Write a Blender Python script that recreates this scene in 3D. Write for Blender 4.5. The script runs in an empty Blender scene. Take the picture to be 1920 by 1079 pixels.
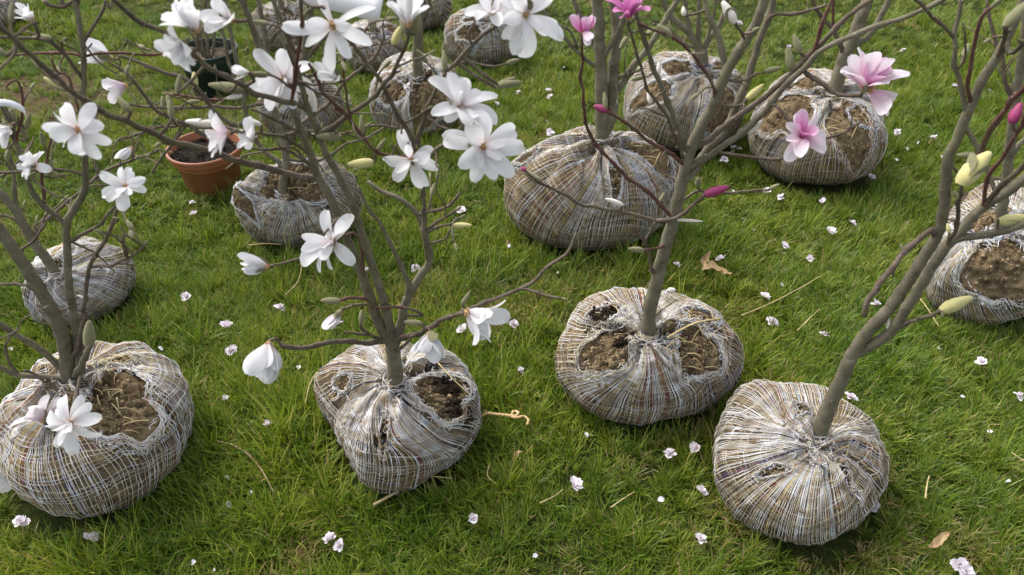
import bpy, math, random
import numpy as np
from mathutils import Vector, Matrix, Quaternion

random.seed(7)
RS = np.random.RandomState(11)
scene = bpy.context.scene
COL = scene.collection
rad = math.radians

# ------------------------------------------------------------------ camera
CAM_H, PITCH, FPX = 1.55, 39.0, 1387.0
cam_data = bpy.data.cameras.new('camera')
cam_data.sensor_width = 36.0
cam_data.lens = FPX / 1920.0 * 36.0
cam_data.clip_start = 0.02
cam_data.clip_end = 1000.0
cam_data.dof.use_dof = True
cam_data.dof.focus_distance = 2.0
cam_data.dof.aperture_fstop = 5.6
cam = bpy.data.objects.new('camera', cam_data)
COL.objects.link(cam)
cam.location = (0, 0, CAM_H)
cam.rotation_euler = (rad(90 - PITCH), 0, 0)
scene.camera = cam

# ------------------------------------------------------------------ sky, sun, exposure
SUN_EL, SUN_AZ = 52.0, -50.0          # azimuth from +Y, negative = to the left
world = bpy.data.worlds.new('World')
scene.world = world
world.use_nodes = True
wn = world.node_tree.nodes; wl = world.node_tree.links
sky = wn.new('ShaderNodeTexSky'); sky.sky_type = 'NISHITA'; sky.sun_disc = False
sky.sun_elevation = rad(SUN_EL); sky.sun_rotation = rad(SUN_AZ)
sky.dust_density = 4.0; sky.air_density = 1.0
hs = wn.new('ShaderNodeHueSaturation'); hs.inputs['Saturation'].default_value = 0.35
wl.new(sky.outputs[0], hs.inputs['Color'])
wl.new(hs.outputs[0], wn['Background'].inputs['Color'])
wn['Background'].inputs['Strength'].default_value = 0.15
sun_data = bpy.data.lights.new('sun', 'SUN')
sun_data.energy = 1.1; sun_data.angle = rad(35); sun_data.color = (1.0, 0.965, 0.91)
sun = bpy.data.objects.new('sun', sun_data); COL.objects.link(sun)
sd = Vector((math.sin(rad(SUN_AZ)) * math.cos(rad(SUN_EL)), math.cos(rad(SUN_AZ)) * math.cos(rad(SUN_EL)), math.sin(rad(SUN_EL))))
sun.rotation_euler = sd.to_track_quat('Z', 'Y').to_euler()
sun.location = (-3, 4, 6)
scene.view_settings.view_transform = 'Standard'
scene.view_settings.look = 'None'
scene.view_settings.exposure = 1.14
scene.cycles.max_bounces = 6; scene.cycles.diffuse_bounces = 3; scene.cycles.glossy_bounces = 2; scene.cycles.transmission_bounces = 3
scene.view_settings.gamma = 1.0
scene.view_settings.use_curve_mapping = False

# ------------------------------------------------------------------ pixel helpers
SP, CP = math.sin(rad(PITCH)), math.cos(rad(PITCH))
FWD = np.array([0, CP, -SP]); UPV = np.array([0, SP, CP]); RGT = np.array([1.0, 0, 0])
EYE = np.array([0, 0, CAM_H])
def ray(px, py):
    return FWD + RGT * ((px - 960.0) / FPX) + UPV * ((539.5 - py) / FPX)
def at_y(px, py, Y):
    d = ray(px, py); return EYE + d * (Y / d[1])
def at_z(px, py, z):
    d = ray(px, py); return EYE + d * ((z - CAM_H) / d[2])
def depth(p):
    return float(np.dot(np.asarray(p) - EYE, FWD))
def proj(P):
    q = np.asarray(P) - EYE
    d = q @ FWD
    return np.stack([960 + FPX * (q @ RGT) / d, 539.5 - FPX * (q @ UPV) / d], -1), d

class Noise:
    """smooth vector noise: sums of sines"""
    def __init__(s, seed, freq, octs=10):
        r = np.random.RandomState(seed)
        v = r.normal(size=(octs, 3)); v /= np.linalg.norm(v, axis=1)[:, None]
        s.k = v * freq * r.uniform(0.6, 1.7, (octs, 1)); s.ph = r.uniform(0, 6.28, octs); s.n = octs
    def __call__(s, P):
        return np.sin(np.asarray(P) @ s.k.T + s.ph).sum(-1) / math.sqrt(s.n)

# ------------------------------------------------------------------ mesh helpers
def mesh_np(name, V, F, mats, colors=None, smooth=True, fmat=None):
    V = np.asarray(V, np.float32); F = np.asarray(F, np.int32)
    me = bpy.data.meshes.new(name)
    n = F.shape[1]
    me.vertices.add(len(V)); me.vertices.foreach_set('co', V.ravel())
    me.loops.add(F.size); me.loops.foreach_set('vertex_index', F.ravel())
    me.polygons.add(len(F)); me.polygons.foreach_set('loop_start', np.arange(0, F.size, n, dtype=np.int32))
    if smooth: me.polygons.foreach_set('use_smooth', np.ones(len(F), bool))
    for m in (mats if isinstance(mats, (list, tuple)) else [mats]): me.materials.append(m)
    if fmat is not None: me.polygons.foreach_set('material_index', np.asarray(fmat, np.int32))
    if colors is not None:
        a = me.color_attributes.new('Col', 'FLOAT_COLOR', 'POINT')
        c = np.ones((len(V), 4), np.float32); c[:, :3] = colors
        a.data.foreach_set('color', c.ravel())
    me.update(calc_edges=True); me.validate()
    return me
def obj(name, me, parent=None, kind=None):
    o = bpy.data.objects.new(name, me); COL.objects.link(o)
    if parent is not None: o.parent = parent
    if kind: o['kind'] = kind
    return o
def tag(o, label, cat, group=None):
    o['label'] = label; o['category'] = cat
    if group: o['group'] = group
    return o
def thing(name, label, cat, loc, group=None):
    o = bpy.data.objects.new(name, None); COL.objects.link(o)
    o.location = [float(v) for v in loc]; o.empty_display_size = 0.05
    return tag(o, label, cat, group)

def smooth_path(P, R, step=0.012):
    P = np.asarray(P, float); R = np.asarray(R, float)
    if len(P) == 2: P = np.array([P[0], (P[0] + P[1]) / 2, P[1]]); R = np.array([R[0], (R[0] + R[1]) / 2, R[1]])
    Q = np.vstack([2 * P[0] - P[1], P, 2 * P[-1] - P[-2]])
    out, rr = [], []
    for i in range(1, len(Q) - 2):
        n = max(2, int(np.linalg.norm(Q[i + 1] - Q[i]) / step))
        t = np.linspace(0, 1, n, endpoint=False)[:, None]
        a, b, c, d = Q[i - 1], Q[i], Q[i + 1], Q[i + 2]
        out.append(0.5 * ((2 * b) + (c - a) * t + (2 * a - 5 * b + 4 * c - d) * t ** 2 + (3 * b - a - 3 * c + d) * t ** 3))
        rr.append(R[i - 1] + (R[i] - R[i - 1]) * t[:, 0])
    out.append(P[-1:]); rr.append(R[-1:])
    return np.vstack(out), np.concatenate(rr)
def tube(P, R, sides=7, cap=True):
    P = np.asarray(P); n = len(P)
    T = np.gradient(P, axis=0); T /= np.linalg.norm(T, axis=1)[:, None] + 1e-12
    a = np.array([1.0, 0, 0]) if abs(T[0][0]) < 0.8 else np.array([0, 0, 1.0])
    N = np.zeros_like(P); v = np.cross(T[0], a); v /= np.linalg.norm(v); N[0] = v
    for i in range(1, n):
        v = N[i - 1] - T[i] * np.dot(N[i - 1], T[i]); N[i] = v / (np.linalg.norm(v) + 1e-12)
    B = np.cross(T, N)
    an = np.arange(sides) / sides * 2 * np.pi
    ring = np.cos(an)[None, :, None] * N[:, None] + np.sin(an)[None, :, None] * B[:, None]
    R = np.asarray(R)
    if R.ndim == 1: R = R[:, None] * np.ones((1, sides))
    V = (P[:, None] + ring * R[:, :, None]).reshape(-1, 3)
    i, j = np.meshgrid(np.arange(n - 1), np.arange(sides), indexing='ij')
    j2 = (j + 1) % sides
    F = np.stack([i * sides + j, i * sides + j2, (i + 1) * sides + j2, (i + 1) * sides + j], -1).reshape(-1, 4)
    if cap:
        V = np.vstack([V, P[-1] + T[-1] * float(R[-1].mean()) * 0.6])
        k = (n - 1) * sides; jj = np.arange(sides)
        F = np.vstack([F, np.stack([k + jj, k + (jj + 1) % sides, np.full(sides, len(V) - 1), np.full(sides, len(V) - 1)], -1)])
    return V, F
def join(parts):
    Vs, Fs, o = [], [], 0
    for V, F in parts:
        Vs.append(V); Fs.append(np.asarray(F) + o); o += len(V)
    return np.vstack(Vs), np.vstack(Fs)
def tube_mesh(name, V, F, mat, **kw):
    """quads whose last two indices coincide are triangles"""
    me = bpy.data.meshes.new(name)
    fs = [tuple(f[:3]) if f[2] == f[3] else tuple(f) for f in F.tolist()]
    me.from_pydata([tuple(v) for v in V.tolist()], [], fs)
    me.polygons.foreach_set('use_smooth', np.ones(len(fs), bool))
    me.materials.append(mat); me.update()
    return me

# ------------------------------------------------------------------ materials
def mat(name):
    m = bpy.data.materials.new(name); m.use_nodes = True
    nt = m.node_tree; return m, nt, nt.nodes, nt.links, nt.nodes['Principled BSDF']
def noise_node(nt, scale, detail=4, rough=0.6, coord='Object'):
    tc = nt.nodes.new('ShaderNodeTexCoord'); n = nt.nodes.new('ShaderNodeTexNoise')
    n.inputs['Scale'].default_value = scale; n.inputs['Detail'].default_value = detail; n.inputs['Roughness'].default_value = rough
    nt.links.new(tc.outputs[coord], n.inputs['Vector']); return n
def ramp(nt, src, stops):
    r = nt.nodes.new('ShaderNodeValToRGB'); e = r.color_ramp.elements
    while len(e) < len(stops): e.new(0.5)
    for k, (p, c) in zip(e, stops): k.position = p; k.color = (*c, 1)
    nt.links.new(src, r.inputs['Fac']); return r
def bump(nt, src, p, strength=0.4, dist=0.003):
    b = nt.nodes.new('ShaderNodeBump'); b.inputs['Strength'].default_value = strength; b.inputs['Distance'].default_value = dist
    nt.links.new(src, b.inputs['Height']); nt.links.new(b.outputs[0], p.inputs['Normal'])
def mixc(nt, a, b, fac, mode='MIX'):
    x = nt.nodes.new('ShaderNodeMix'); x.data_type = 'RGBA'; x.blend_type = mode
    for s, v in ((x.inputs[0], fac), (x.inputs[6], a), (x.inputs[7], b)):
        if isinstance(v, (int, float)): s.default_value = v
        elif isinstance(v, tuple): s.default_value = (*v, 1)
        else: nt.links.new(v, s)
    return x.outputs[2]

def simple_mat(name, stops, scale, rough=0.9, bs=0.4, bd=0.003, bscale=None, spec=0.3):
    m, nt, N, L, p = mat(name)
    n = noise_node(nt, scale); r = ramp(nt, n.outputs['Fac'], stops)
    L.new(r.outputs[0], p.inputs['Base Color']); p.inputs['Roughness'].default_value = rough
    p.inputs['Specular IOR Level'].default_value = spec
    nb = noise_node(nt, bscale or scale * 4); bump(nt, nb.outputs['Fac'], p, bs, bd)
    return m

def attr_mat(name, rough=0.95, translucent=0.0, vary=0.0, vscale=2.0, spec=0.2, bscale=0, bd=0.001):
    m, nt, N, L, p = mat(name)
    a = N.new('ShaderNodeAttribute'); a.attribute_name = 'Col'
    c = a.outputs['Color']
    if vary:
        g = N.new('ShaderNodeNewGeometry'); n = N.new('ShaderNodeTexNoise')
        n.inputs['Scale'].default_value = vscale; n.inputs['Detail'].default_value = 3
        L.new(g.outputs['Position'], n.inputs['Vector'])
        r = ramp(nt, n.outputs['Fac'], [(0.3, (1 - vary, 1 - vary * 0.6, 1 - vary)), (0.7, (1 + vary * 1.7, 1 + vary * 0.75, 1 + vary * .6))])
        n.inputs['Detail'].default_value = 6; n.inputs['Roughness'].default_value = .7
        c = mixc(nt, c, r.outputs[0], 1.0, 'MULTIPLY')
    L.new(c, p.inputs['Base Color']); p.inputs['Roughness'].default_value = rough
    p.inputs['Specular IOR Level'].default_value = spec
    if bscale:
        nb = noise_node(nt, bscale, 9, .78); bump(nt, nb.outputs['Fac'], p, 0.9 if bd > .002 else .35, bd)
    if translucent:
        t = N.new('ShaderNodeBsdfTranslucent'); L.new(c, t.inputs['Color'])
        x = N.new('ShaderNodeMixShader'); x.inputs[0].default_value = translucent
        L.new(p.outputs[0], x.inputs[1]); L.new(t.outputs[0], x.inputs[2])
        L.new(x.outputs[0], N['Material Output'].inputs['Surface'])
    return m

M = {}
M['net'] = attr_mat('cotton_net', 1.0, 0.0, spec=0.05)
M['grass'] = attr_mat('grass_blade', 0.42, 0.38, 0.32, 2.2, 0.42)
M['petal'] = attr_mat('petal', 0.55, 0.42, spec=0.25, bscale=60, bd=0.0012)
M['blossom'] = attr_mat('blossom', 0.6, 0.3, spec=0.2)
M['soil'] = attr_mat('soil', 1.0, 0.0, spec=0.05, bscale=130, bd=0.009)
M['clod'] = attr_mat('clod', 1.0, 0.0, spec=0.05, bscale=160, bd=0.003)
M['straw'] = simple_mat('straw', [(0.3, (0.42, 0.31, 0.14)), (0.7, (0.62, 0.5, 0.27))], 40, 0.6, 0.2, 0.001)
M['twine'] = simple_mat('twine', [(0.3, (0.45, 0.28, 0.12)), (0.7, (0.68, 0.5, 0.27))], 120, 0.8, 0.5, 0.001)
M['stick'] = simple_mat('stick', [(0.3, (0.2, 0.13, 0.08)), (0.7, (0.36, 0.26, 0.17))], 60, 0.8, 0.3, 0.001)
M['dry_leaf'] = simple_mat('dry_leaf', [(0.3, (0.28, 0.17, 0.08)), (0.7, (0.5, 0.36, 0.2))], 50, 0.7, 0.4, 0.001)
M['bud'] = simple_mat('bud_fuzz', [(0.3, (0.14, 0.13, 0.06)), (0.7, (0.27, 0.26, 0.14))], 130, 0.9, 0.7, 0.0015, 900)
M['bud_yellow'] = simple_mat('bud_yellow', [(0.3, (0.4, 0.36, 0.12)), (0.7, (0.58, 0.53, 0.25))], 60, 0.7, 0.4, 0.001, 300)
M['bud_pink'] = simple_mat('bud_pink', [(0.3, (0.19, 0.018, 0.07)), (0.7, (0.36, 0.055, 0.16))], 60, 0.5, 0.3, 0.001, 200)
M['bud_cream'] = simple_mat('bud_cream', [(0.3, (0.62, 0.55, 0.48)), (0.7, (0.78, 0.72, 0.66))], 60, 0.5, 0.3, 0.001, 200)
M['stamen'] = simple_mat('stamen', [(0.3, (0.42, 0.22, 0.08)), (0.7, (0.65, 0.45, 0.2))], 300, 0.7, 0.3, 0.0005)
M['tag'] = simple_mat('plastic_tag', [(0.3, (0.78, 0.78, 0.8)), (0.7, (0.84, 0.84, 0.85))], 20, 0.4, 0.05, 0.0005)
M['terracotta'] = simple_mat('terracotta_plastic', [(0.3, (0.25, 0.09, 0.042)), (0.7, (0.32, 0.125, 0.062))], 12, 0.5, 0.08, 0.001, 40, 0.4)
M['dark_pot'] = simple_mat('dark_green_plastic', [(0.3, (0.006, 0.017, 0.016)), (0.7, (0.012, 0.026, 0.024))], 12, 0.42, 0.08, 0.001, 40, 0.45)
M['pebble'] = simple_mat('fallen_tepal', [(0.3, (0.66, 0.6, 0.58)), (0.7, (0.8, 0.76, 0.74))], 40, 0.5, 0.1, 0.001)

for k_ in ('bud', 'bud_yellow'):
    b_ = M[k_].node_tree.nodes['Principled BSDF']; b_.inputs['Sheen Weight'].default_value = 0.3; b_.inputs['Sheen Roughness'].default_value = 0.5; b_.inputs['Sheen Tint'].default_value = (.9, .9, .75, 1)
def bark_mat(name, dark, mid, lite, scale=26):
    m, nt, N, L, p = mat(name)
    n = noise_node(nt, scale, 6, 0.65); r = ramp(nt, n.outputs['Fac'], [(0.28, dark), (0.5, mid), (0.75, lite)])
    sp = noise_node(nt, 260, 2, 0.5); rs = ramp(nt, sp.outputs['Fac'], [(0.66, (0, 0, 0)), (0.71, (1, 1, 1))])
    c = mixc(nt, r.outputs[0], (0.36, 0.33, 0.27), rs.outputs[0])
    ln = noise_node(nt, 9, 5, 0.7); rl = ramp(nt, ln.outputs['Fac'], [(0.5, (0, 0, 0)), (0.72, (0.55, 0.55, 0.55))])
    c = mixc(nt, c, (0.17, 0.165, 0.085), rl.outputs[0])
    L.new(c, p.inputs['Base Color']); p.inputs['Roughness'].default_value = 0.8; p.inputs['Specular IOR Level'].default_value = 0.25
    nb = noise_node(nt, 140, 5, 0.7); bump(nt, nb.outputs['Fac'], p, 0.55, 0.002)
    return m
M['bark'] = bark_mat('bark_grey', (0.078, 0.066, 0.042), (0.145, 0.127, 0.086), (0.225, 0.203, 0.148))
M['twig'] = bark_mat('bark_twig', (0.065, 0.045, 0.033), (0.115, 0.085, 0.064), (0.18, 0.145, 0.11), 40)
M['redtwig'] = bark_mat('bark_red_twig', (0.07, 0.028, 0.024), (0.115, 0.05, 0.042), (0.17, 0.09, 0.075), 40)

# ground: soil with short dead thatch showing between the blades
BARE = [(at_z(70, 185, 0), 0.5), (at_z(640, 30, 0), 0.3)]
m, nt, N, L, p = mat('lawn_ground')
n1 = noise_node(nt, 3.0, 6, 0.7); r1 = ramp(nt, n1.outputs['Fac'], [(0.35, (0.03, 0.045, 0.012)), (0.65, (0.055, 0.07, 0.02))])
n2 = noise_node(nt, 60.0, 6, 0.7); r2 = ramp(nt, n2.outputs['Fac'], [(0.35, (0.5, 0.5, 0.5)), (0.7, (1.4, 1.3, 1.1))])
c = mixc(nt, r1.outputs[0], r2.outputs[0], 1.0, 'MULTIPLY')
g = N.new('ShaderNodeNewGeometry')
vd = N.new('ShaderNodeVectorMath'); vd.operation = 'DISTANCE'; vd.inputs[1].default_value = BARE[0][0]
L.new(g.outputs['Position'], vd.inputs[0])
ad = N.new('ShaderNodeMath'); ad.operation = 'MULTIPLY_ADD'; ad.inputs[1].default_value = 0.4; L.new(n1.outputs['Fac'], ad.inputs[0]); L.new(vd.outputs['Value'], ad.inputs[2])
rb = ramp(nt, ad.outputs[0], [(0.45, (1, 1, 1)), (0.75, (0, 0, 0))])
c = mixc(nt, c, (0.1, 0.068, 0.042), rb.outputs[0])
L.new(c, p.inputs['Base Color']); p.inputs['Roughness'].default_value = 1.0; p.inputs['Specular IOR Level'].default_value = 0.05
bump(nt, n2.outputs['Fac'], p, 0.8, 0.02)
M['ground'] = m

# ------------------------------------------------------------------ ground sheet
me = mesh_np('lawn', [(-150, -150, 0), (150, -150, 0), (150, 150, 0), (-150, 150, 0)], [(0, 1, 2, 3)], M['ground'])
o = obj('ground', me); o['kind'] = 'structure'

# ------------------------------------------------------------------ root balls
FOOT = []           # footprints, to keep the grass out
def ribbons(P, Nn, W, C, ok, flat=False):
    """P (T,M,3) thread nodes, Nn normals, W half width (T,M) , C (T,M,3), ok (T,M-1) -> V,F,colours"""
    T, Mn = P.shape[:2]
    d = np.gradient(P, axis=1); d /= np.linalg.norm(d, axis=2)[..., None] + 1e-9
    s = np.cross(d, Nn); s /= np.linalg.norm(s, axis=2)[..., None] + 1e-9
    w = W[..., None]
    V = np.stack([P - s * w, P + Nn * w * 0.9, P + s * w], 2)          # T,M,3,3
    idx = (np.arange(T)[:, None] * Mn + np.arange(Mn)[None]) * 3
    a = idx[:, :-1][ok]; b = idx[:, 1:][ok]
    F = np.concatenate([np.stack([a, a + 1, b + 1, b], -1), np.stack([a + 1, a + 2, b + 2, b + 1], -1)])
    return V.reshape(-1, 3), F, np.repeat(C.reshape(-1, 3), 3, 0)

PAL = np.array([(.70, .70, .71), (.60, .54, .41), (.55, .45, .22), (.46, .55, .64), (.34, .08, .07), (.03, .03, .04), (.04, .045, .12), (.5, .25, .08), (.17, .07, .22)])
def pick(r, n, w):
    w = np.array(w, float); return PAL[r.choice(len(PAL), n, p=w / w.sum())]

class Ball:
    def __init__(s, bbox, cr, pole, holes=(), bumps=(), seed=1, nw=150, nr=40, dirt=0.35, darkpatch=(), white=1.0, ext=2.45, swirl=0.0, fold=1.0, outline=None):
        if outline: bbox = (min(p[0] for p in outline), min(p[1] for p in outline), max(p[0] for p in outline), max(p[1] for p in outline))
        x0, y0, x1, y1 = bbox; r = np.random.RandomState(seed)
        cx, cy = (x0 + x1) / 2, (y0 + y1) / 2; zc = 0.12
        for _ in range(8):
            c0 = at_z(cx, cy, zc); d = depth(c0); a = (x1 - x0) / 2 * d / FPX
            c = cr * a; zc = c * 0.82
        dr = ray(cx, cy); th = math.atan2(-dr[2], math.hypot(dr[0], dr[1]))
        Vh = (y1 - y0) / 2 * d / FPX
        ay = math.sqrt(max(Vh ** 2 - (c * math.cos(th)) ** 2, 1e-4)) / math.sin(th)
        ay = min(max(ay, 0.78 * a), 1.28 * a)
        s.cen, s.a, s.ay, s.c, s.zc, s.d = c0, a, ay, c, zc, d
        s.seed, s.bumps = seed, bumps
        s.n1, s.n2, s.n3 = Noise(seed, 9), Noise(seed + 50, 22), Noise(seed + 90, 75, 14)
        s.n4 = Noise(seed + 95, 140, 16); s.nx, s.ny = Noise(seed + 200, 6), Noise(seed + 300, 6); s.mx, s.my = Noise(seed + 400, 20), Noise(seed + 500, 20)
        s.fold = fold; s.mult = np.ones(72)
        s.fit(outline if outline else [((x0 + x1) / 2 + (x1 - x0) / 2 * math.cos(t), (y0 + y1) / 2 - (y1 - y0) / 2 * math.sin(t)) for t in np.linspace(0, 6.28, 40)])
        FOOT.append((c0[0], c0[1], a, ay))
        # pole: the tie at the foot of the trunk, found on the bare shape
        s.d0 = np.array([0, 0, 1.0]); s.basis(); s.holes = []
        s.d0 = s.dir_at(*pole); s.basis()
        for (hx, hy, rx, ry, *rest) in holes:
            q = s.to_chart(s.dir_at(hx, hy)[None])[0]
            k = d / FPX / a * 1.08
            s.holes.append((q, rx * k, ry * k / max(0.7, math.sin(th)), rad(rest[0]) if rest else 0.0, min((rest[1] if len(rest) > 1 else 0.022) * 0.36, 0.25 * min(rx, ry) * k * a)))
        s.build(r, nw, nr, dirt, darkpatch, white, ext, swirl)
    def fit(s, outline):
        """scale the ball's plan, bearing by bearing, until its silhouette has the outline seen in the photo"""
        O = np.array(outline, float); cc, _ = proj(s.cen[None]); cc = cc[0]
        na = 72; ph = np.arange(na) / na * 2 * np.pi
        # radius of the outline polygon along each picture bearing
        A, B = O, np.roll(O, -1, 0); tgt = np.zeros(na)
        for i, p in enumerate(ph):
            u = np.array([math.cos(p), -math.sin(p)]); e = B - A; w = A - cc
            den = u[0] * e[:, 1] - u[1] * e[:, 0]; den = np.where(abs(den) < 1e-9, 1e-9, den)
            t = (w[:, 0] * e[:, 1] - w[:, 1] * e[:, 0]) / den; k = (w[:, 0] * u[1] - w[:, 1] * u[0]) / den
            ok = (t > 0) & (k >= 0) & (k <= 1); tgt[i] = t[ok].max() if ok.any() else 100
        u, v = np.meshgrid(np.linspace(0, 2 * np.pi, 180), np.linspace(0.0, math.pi, 90))
        Dd = np.stack([np.sin(v) * np.cos(u), np.sin(v) * np.sin(u), np.cos(v)], -1).reshape(-1, 3)
        for it in range(7):
            P = Dd * s.base_r(Dd)[:, None]; P[:, 2] = np.maximum(P[:, 2], -s.zc); q, _ = proj(s.cen + P)
            v2 = q - cc; an = np.arctan2(-v2[:, 1], v2[:, 0]) % (2 * np.pi); rr = np.hypot(v2[:, 0], v2[:, 1])
            b = (an / (2 * np.pi) * na).astype(int) % na; cur = np.zeros(na); arg = np.zeros(na, int)
            for i in range(na):
                m = np.where(b == i)[0]
                if len(m): arg[i] = m[rr[m].argmax()]; cur[i] = rr[arg[i]]
            az = np.arctan2(Dd[arg, 1], Dd[arg, 0]) % (2 * np.pi); f = np.where(cur > 0, tgt / np.maximum(cur, 1), 1)
            g = np.ones(na); wgt = np.zeros(na) + 1e-3
            for i in range(na):
                d = np.abs((np.arange(na) / na * 2 * np.pi - az[i] + np.pi) % (2 * np.pi) - np.pi); k = np.exp(-(d / 0.13) ** 2); g += k * (f[i]); wgt += k
            g = (g - 1 + 1e-3) / wgt
            s.mult = np.clip(s.mult * g ** 0.85, .55, 1.6)
    def basis(s):
        e1 = RGT - s.d0 * s.d0[0]; e1 /= np.linalg.norm(e1); s.e1, s.e2 = e1, np.cross(s.d0, e1)
    def dirs(s, q):
        rho = np.linalg.norm(q, axis=-1)[..., None]; u = q / (rho + 1e-9)
        return np.cos(rho) * s.d0 + np.sin(rho) * (u[..., :1] * s.e1 + u[..., 1:] * s.e2)
    def to_chart(s, D):
        rho = np.arccos(np.clip(D @ s.d0, -1, 1)); x, y = D @ s.e1, D @ s.e2
        n = np.sqrt(x * x + y * y) + 1e-9
        return np.stack([x / n * rho, y / n * rho], -1)
    def base_r(s, D):
        e = 2.6
        h = (D[..., 0] / s.a) ** 2 + (D[..., 1] / s.ay) ** 2
        R = (h ** (e / 2) + np.abs(D[..., 2] / s.c) ** e) ** (-1 / e)
        az = np.degrees(np.arctan2(D[..., 1], D[..., 0])); hor = np.sqrt(D[..., 0] ** 2 + D[..., 1] ** 2)
        for (ang, amp, w) in s.bumps:
            dd = (az - ang + 180) % 360 - 180
            R = R * (1 + amp * hor * np.exp(-(dd / w) ** 2))
        k = (np.degrees(np.arctan2(D[..., 1], D[..., 0])) % 360) / 5.0; i0 = np.floor(k).astype(int) % 72; fr = k - np.floor(k)
        mu = s.mult[i0] * (1 - fr) + s.mult[(i0 + 1) % 72] * fr
        hz = np.clip(hor * 1.15, 0, 1) ** 1.3
        R = R * (1 + (mu - 1) * hz)
        return R * (1 + 0.028 * s.n1(D * 0.35) + 0.012 * s.n2(D * 0.35))
    def dir_at(s, px, py):
        u, v = np.meshgrid(np.linspace(0, 2 * np.pi, 200), np.linspace(0.0, 2.2, 120))
        D = np.stack([np.sin(v) * np.cos(u), np.sin(v) * np.sin(u), np.cos(v)], -1).reshape(-1, 3)
        P = s.cen + D * s.base_r(D)[:, None]
        q, d = proj(P); e = np.hypot(q[:, 0] - px, q[:, 1] - py)
        near = e < e.min() + 8
        i = np.where(near)[0]; return D[i[np.argmin(d[i] + e[i] * 0.002)]]
    def push(s, q):
        """the net is drawn aside round each hole"""
        rim = np.zeros(q.shape[:-1])
        for (c, rx, ry, rot, dp) in s.holes:
            cs, sn = math.cos(rot), math.sin(rot)
            v = q - c; x = (v[..., 0] * cs + v[..., 1] * sn) / rx; y = (-v[..., 0] * sn + v[..., 1] * cs) / ry
            r = np.sqrt(x * x + y * y) + 1e-6
            k = 2.1
            wob = 1 + 0.17 * np.sin(3 * np.arctan2(y, x) + rx * 90) + 0.07 * np.sin(7 * np.arctan2(y, x) + ry * 70)
            r2 = np.where(r < 3.2, (r ** k + wob ** k * np.clip(1 - r / 3.2, 0, 1) ** 1.0) ** (1 / k), r)
            x, y = x / r * r2 * rx, y / r * r2 * ry
            q = c + np.stack([x * cs - y * sn, x * sn + y * cs], -1)
            rim = np.maximum(rim, np.exp(-((r2 - 1.0) / 0.22) ** 2))
        return q, rim
    def inhole(s, q):
        m = np.zeros(q.shape[:-1]); dep = np.zeros(q.shape[:-1])
        for (c, rx, ry, rot, dp) in s.holes:
            cs, sn = math.cos(rot), math.sin(rot)
            v = q - c; x = (v[..., 0] * cs + v[..., 1] * sn) / rx; y = (-v[..., 0] * sn + v[..., 1] * cs) / ry
            f = np.clip((1.12 - np.sqrt(x * x + y * y)) / 0.35, 0, 1); f = f * f * (3 - 2 * f)
            m = np.maximum(m, f); dep = np.maximum(dep, f * dp)
        return m, dep
    def surf(s, q, off=0.0, soil=False):
        D = s.dirs(q); R = s.base_r(D)
        rho = np.linalg.norm(q, axis=-1); an = np.arctan2(q[..., 1], q[..., 0])
        sc = s.a
        # gathered folds running out from the tie, and a dimple at the tie itself
        f = np.exp(-rho / 0.75) * np.clip(rho / 0.22, 0, 1)
        ph = s.n1(D * 0.3) * 1.3
        R = R + s.fold * sc * f * (0.075 * np.sin(4 * an + s.seed + ph) + 0.045 * np.sin(9 * an + 2.1 * s.seed - ph) + 0.022 * np.sin(17 * an + ph * 2))
        cr = np.exp(-(rho / 0.95) ** 2) * np.clip(rho / 0.12, 0, 1)
        k1 = 3 + s.seed % 3
        R = R - s.fold * sc * cr * (0.085 * (1 - np.abs(np.sin(k1 * an * .5 + s.seed * 1.7 + ph * .6))) ** 5 + 0.05 * (1 - np.abs(np.sin(4.5 * an - an * .0 + s.seed + ph))) ** 4 * (rho < 3))
        R = R - sc * 0.10 * np.exp(-(rho / 0.2) ** 2)
        m, dep = s.inhole(q)
        if soil:
            R = R - dep + (0.0035 + 0.002 * m) * s.n3(D) + 0.004 * m * s.n2(D * 1.6) + 0.0032 * m * s.n4(D)
        P = D * (R + off)[..., None]
        P[..., 2] = np.maximum(P[..., 2], -s.zc - 0.004 + 0.02 * 0)
        Nn = D / np.array([s.a, s.ay, s.c]) ** 2; Nn /= np.linalg.norm(Nn, axis=-1)[..., None]
        return P, Nn, D, m
    def build(s, r, nw, nr, dirt, darkpatch, white, ext, swirl):
        # --- the ball of earth
        nu, nv = (150, 96) if nw > 120 else (90, 56)
        v = np.linspace(0.001, math.pi - 0.001, nv); u = np.arange(nu) / nu * 2 * np.pi
        vv, uu = np.meshgrid(v, u, indexing='ij')
        q = np.stack([vv * np.cos(uu), vv * np.sin(uu)], -1)
        P, Nn, D, m = s.surf(q, -0.001, True)
        i, j = np.meshgrid(np.arange(nv - 1), np.arange(nu), indexing='ij'); j2 = (j + 1) % nu
        F = np.stack([i * nu + j, (i + 1) * nu + j, (i + 1) * nu + j2, i * nu + j2], -1).reshape(-1, 4)
        t = np.clip(0.5 + 0.35 * s.n2(D * 1.2) + 0.25 * s.n3(D), 0, 1)[..., None]
        colr = np.array((.125, .090, .050)) * (1 - t) + np.array((.27, .20, .118)) * t
        dk = np.zeros(t.shape)
        s.dark = []
        for (hx, hy, rp) in darkpatch:
            dd = s.dir_at(hx, hy); qd = s.to_chart(dd[None])[0]; rr = rp * s.d / FPX / s.a; s.dark.append((qd, rr))
            dk = np.maximum(dk, np.clip(1.3 - np.linalg.norm(q - qd, axis=-1) / rr + 0.3 * s.n2(D * 2), 0, 1)[..., None])
        colr = colr * (1 - dk) + np.array((.022, .016, .012)) * dk
        s.bodyV, s.bodyF, s.bodyC = P.reshape(-1, 3), F, colr.reshape(-1, 3)
        # --- net threads
        out = []
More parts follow.
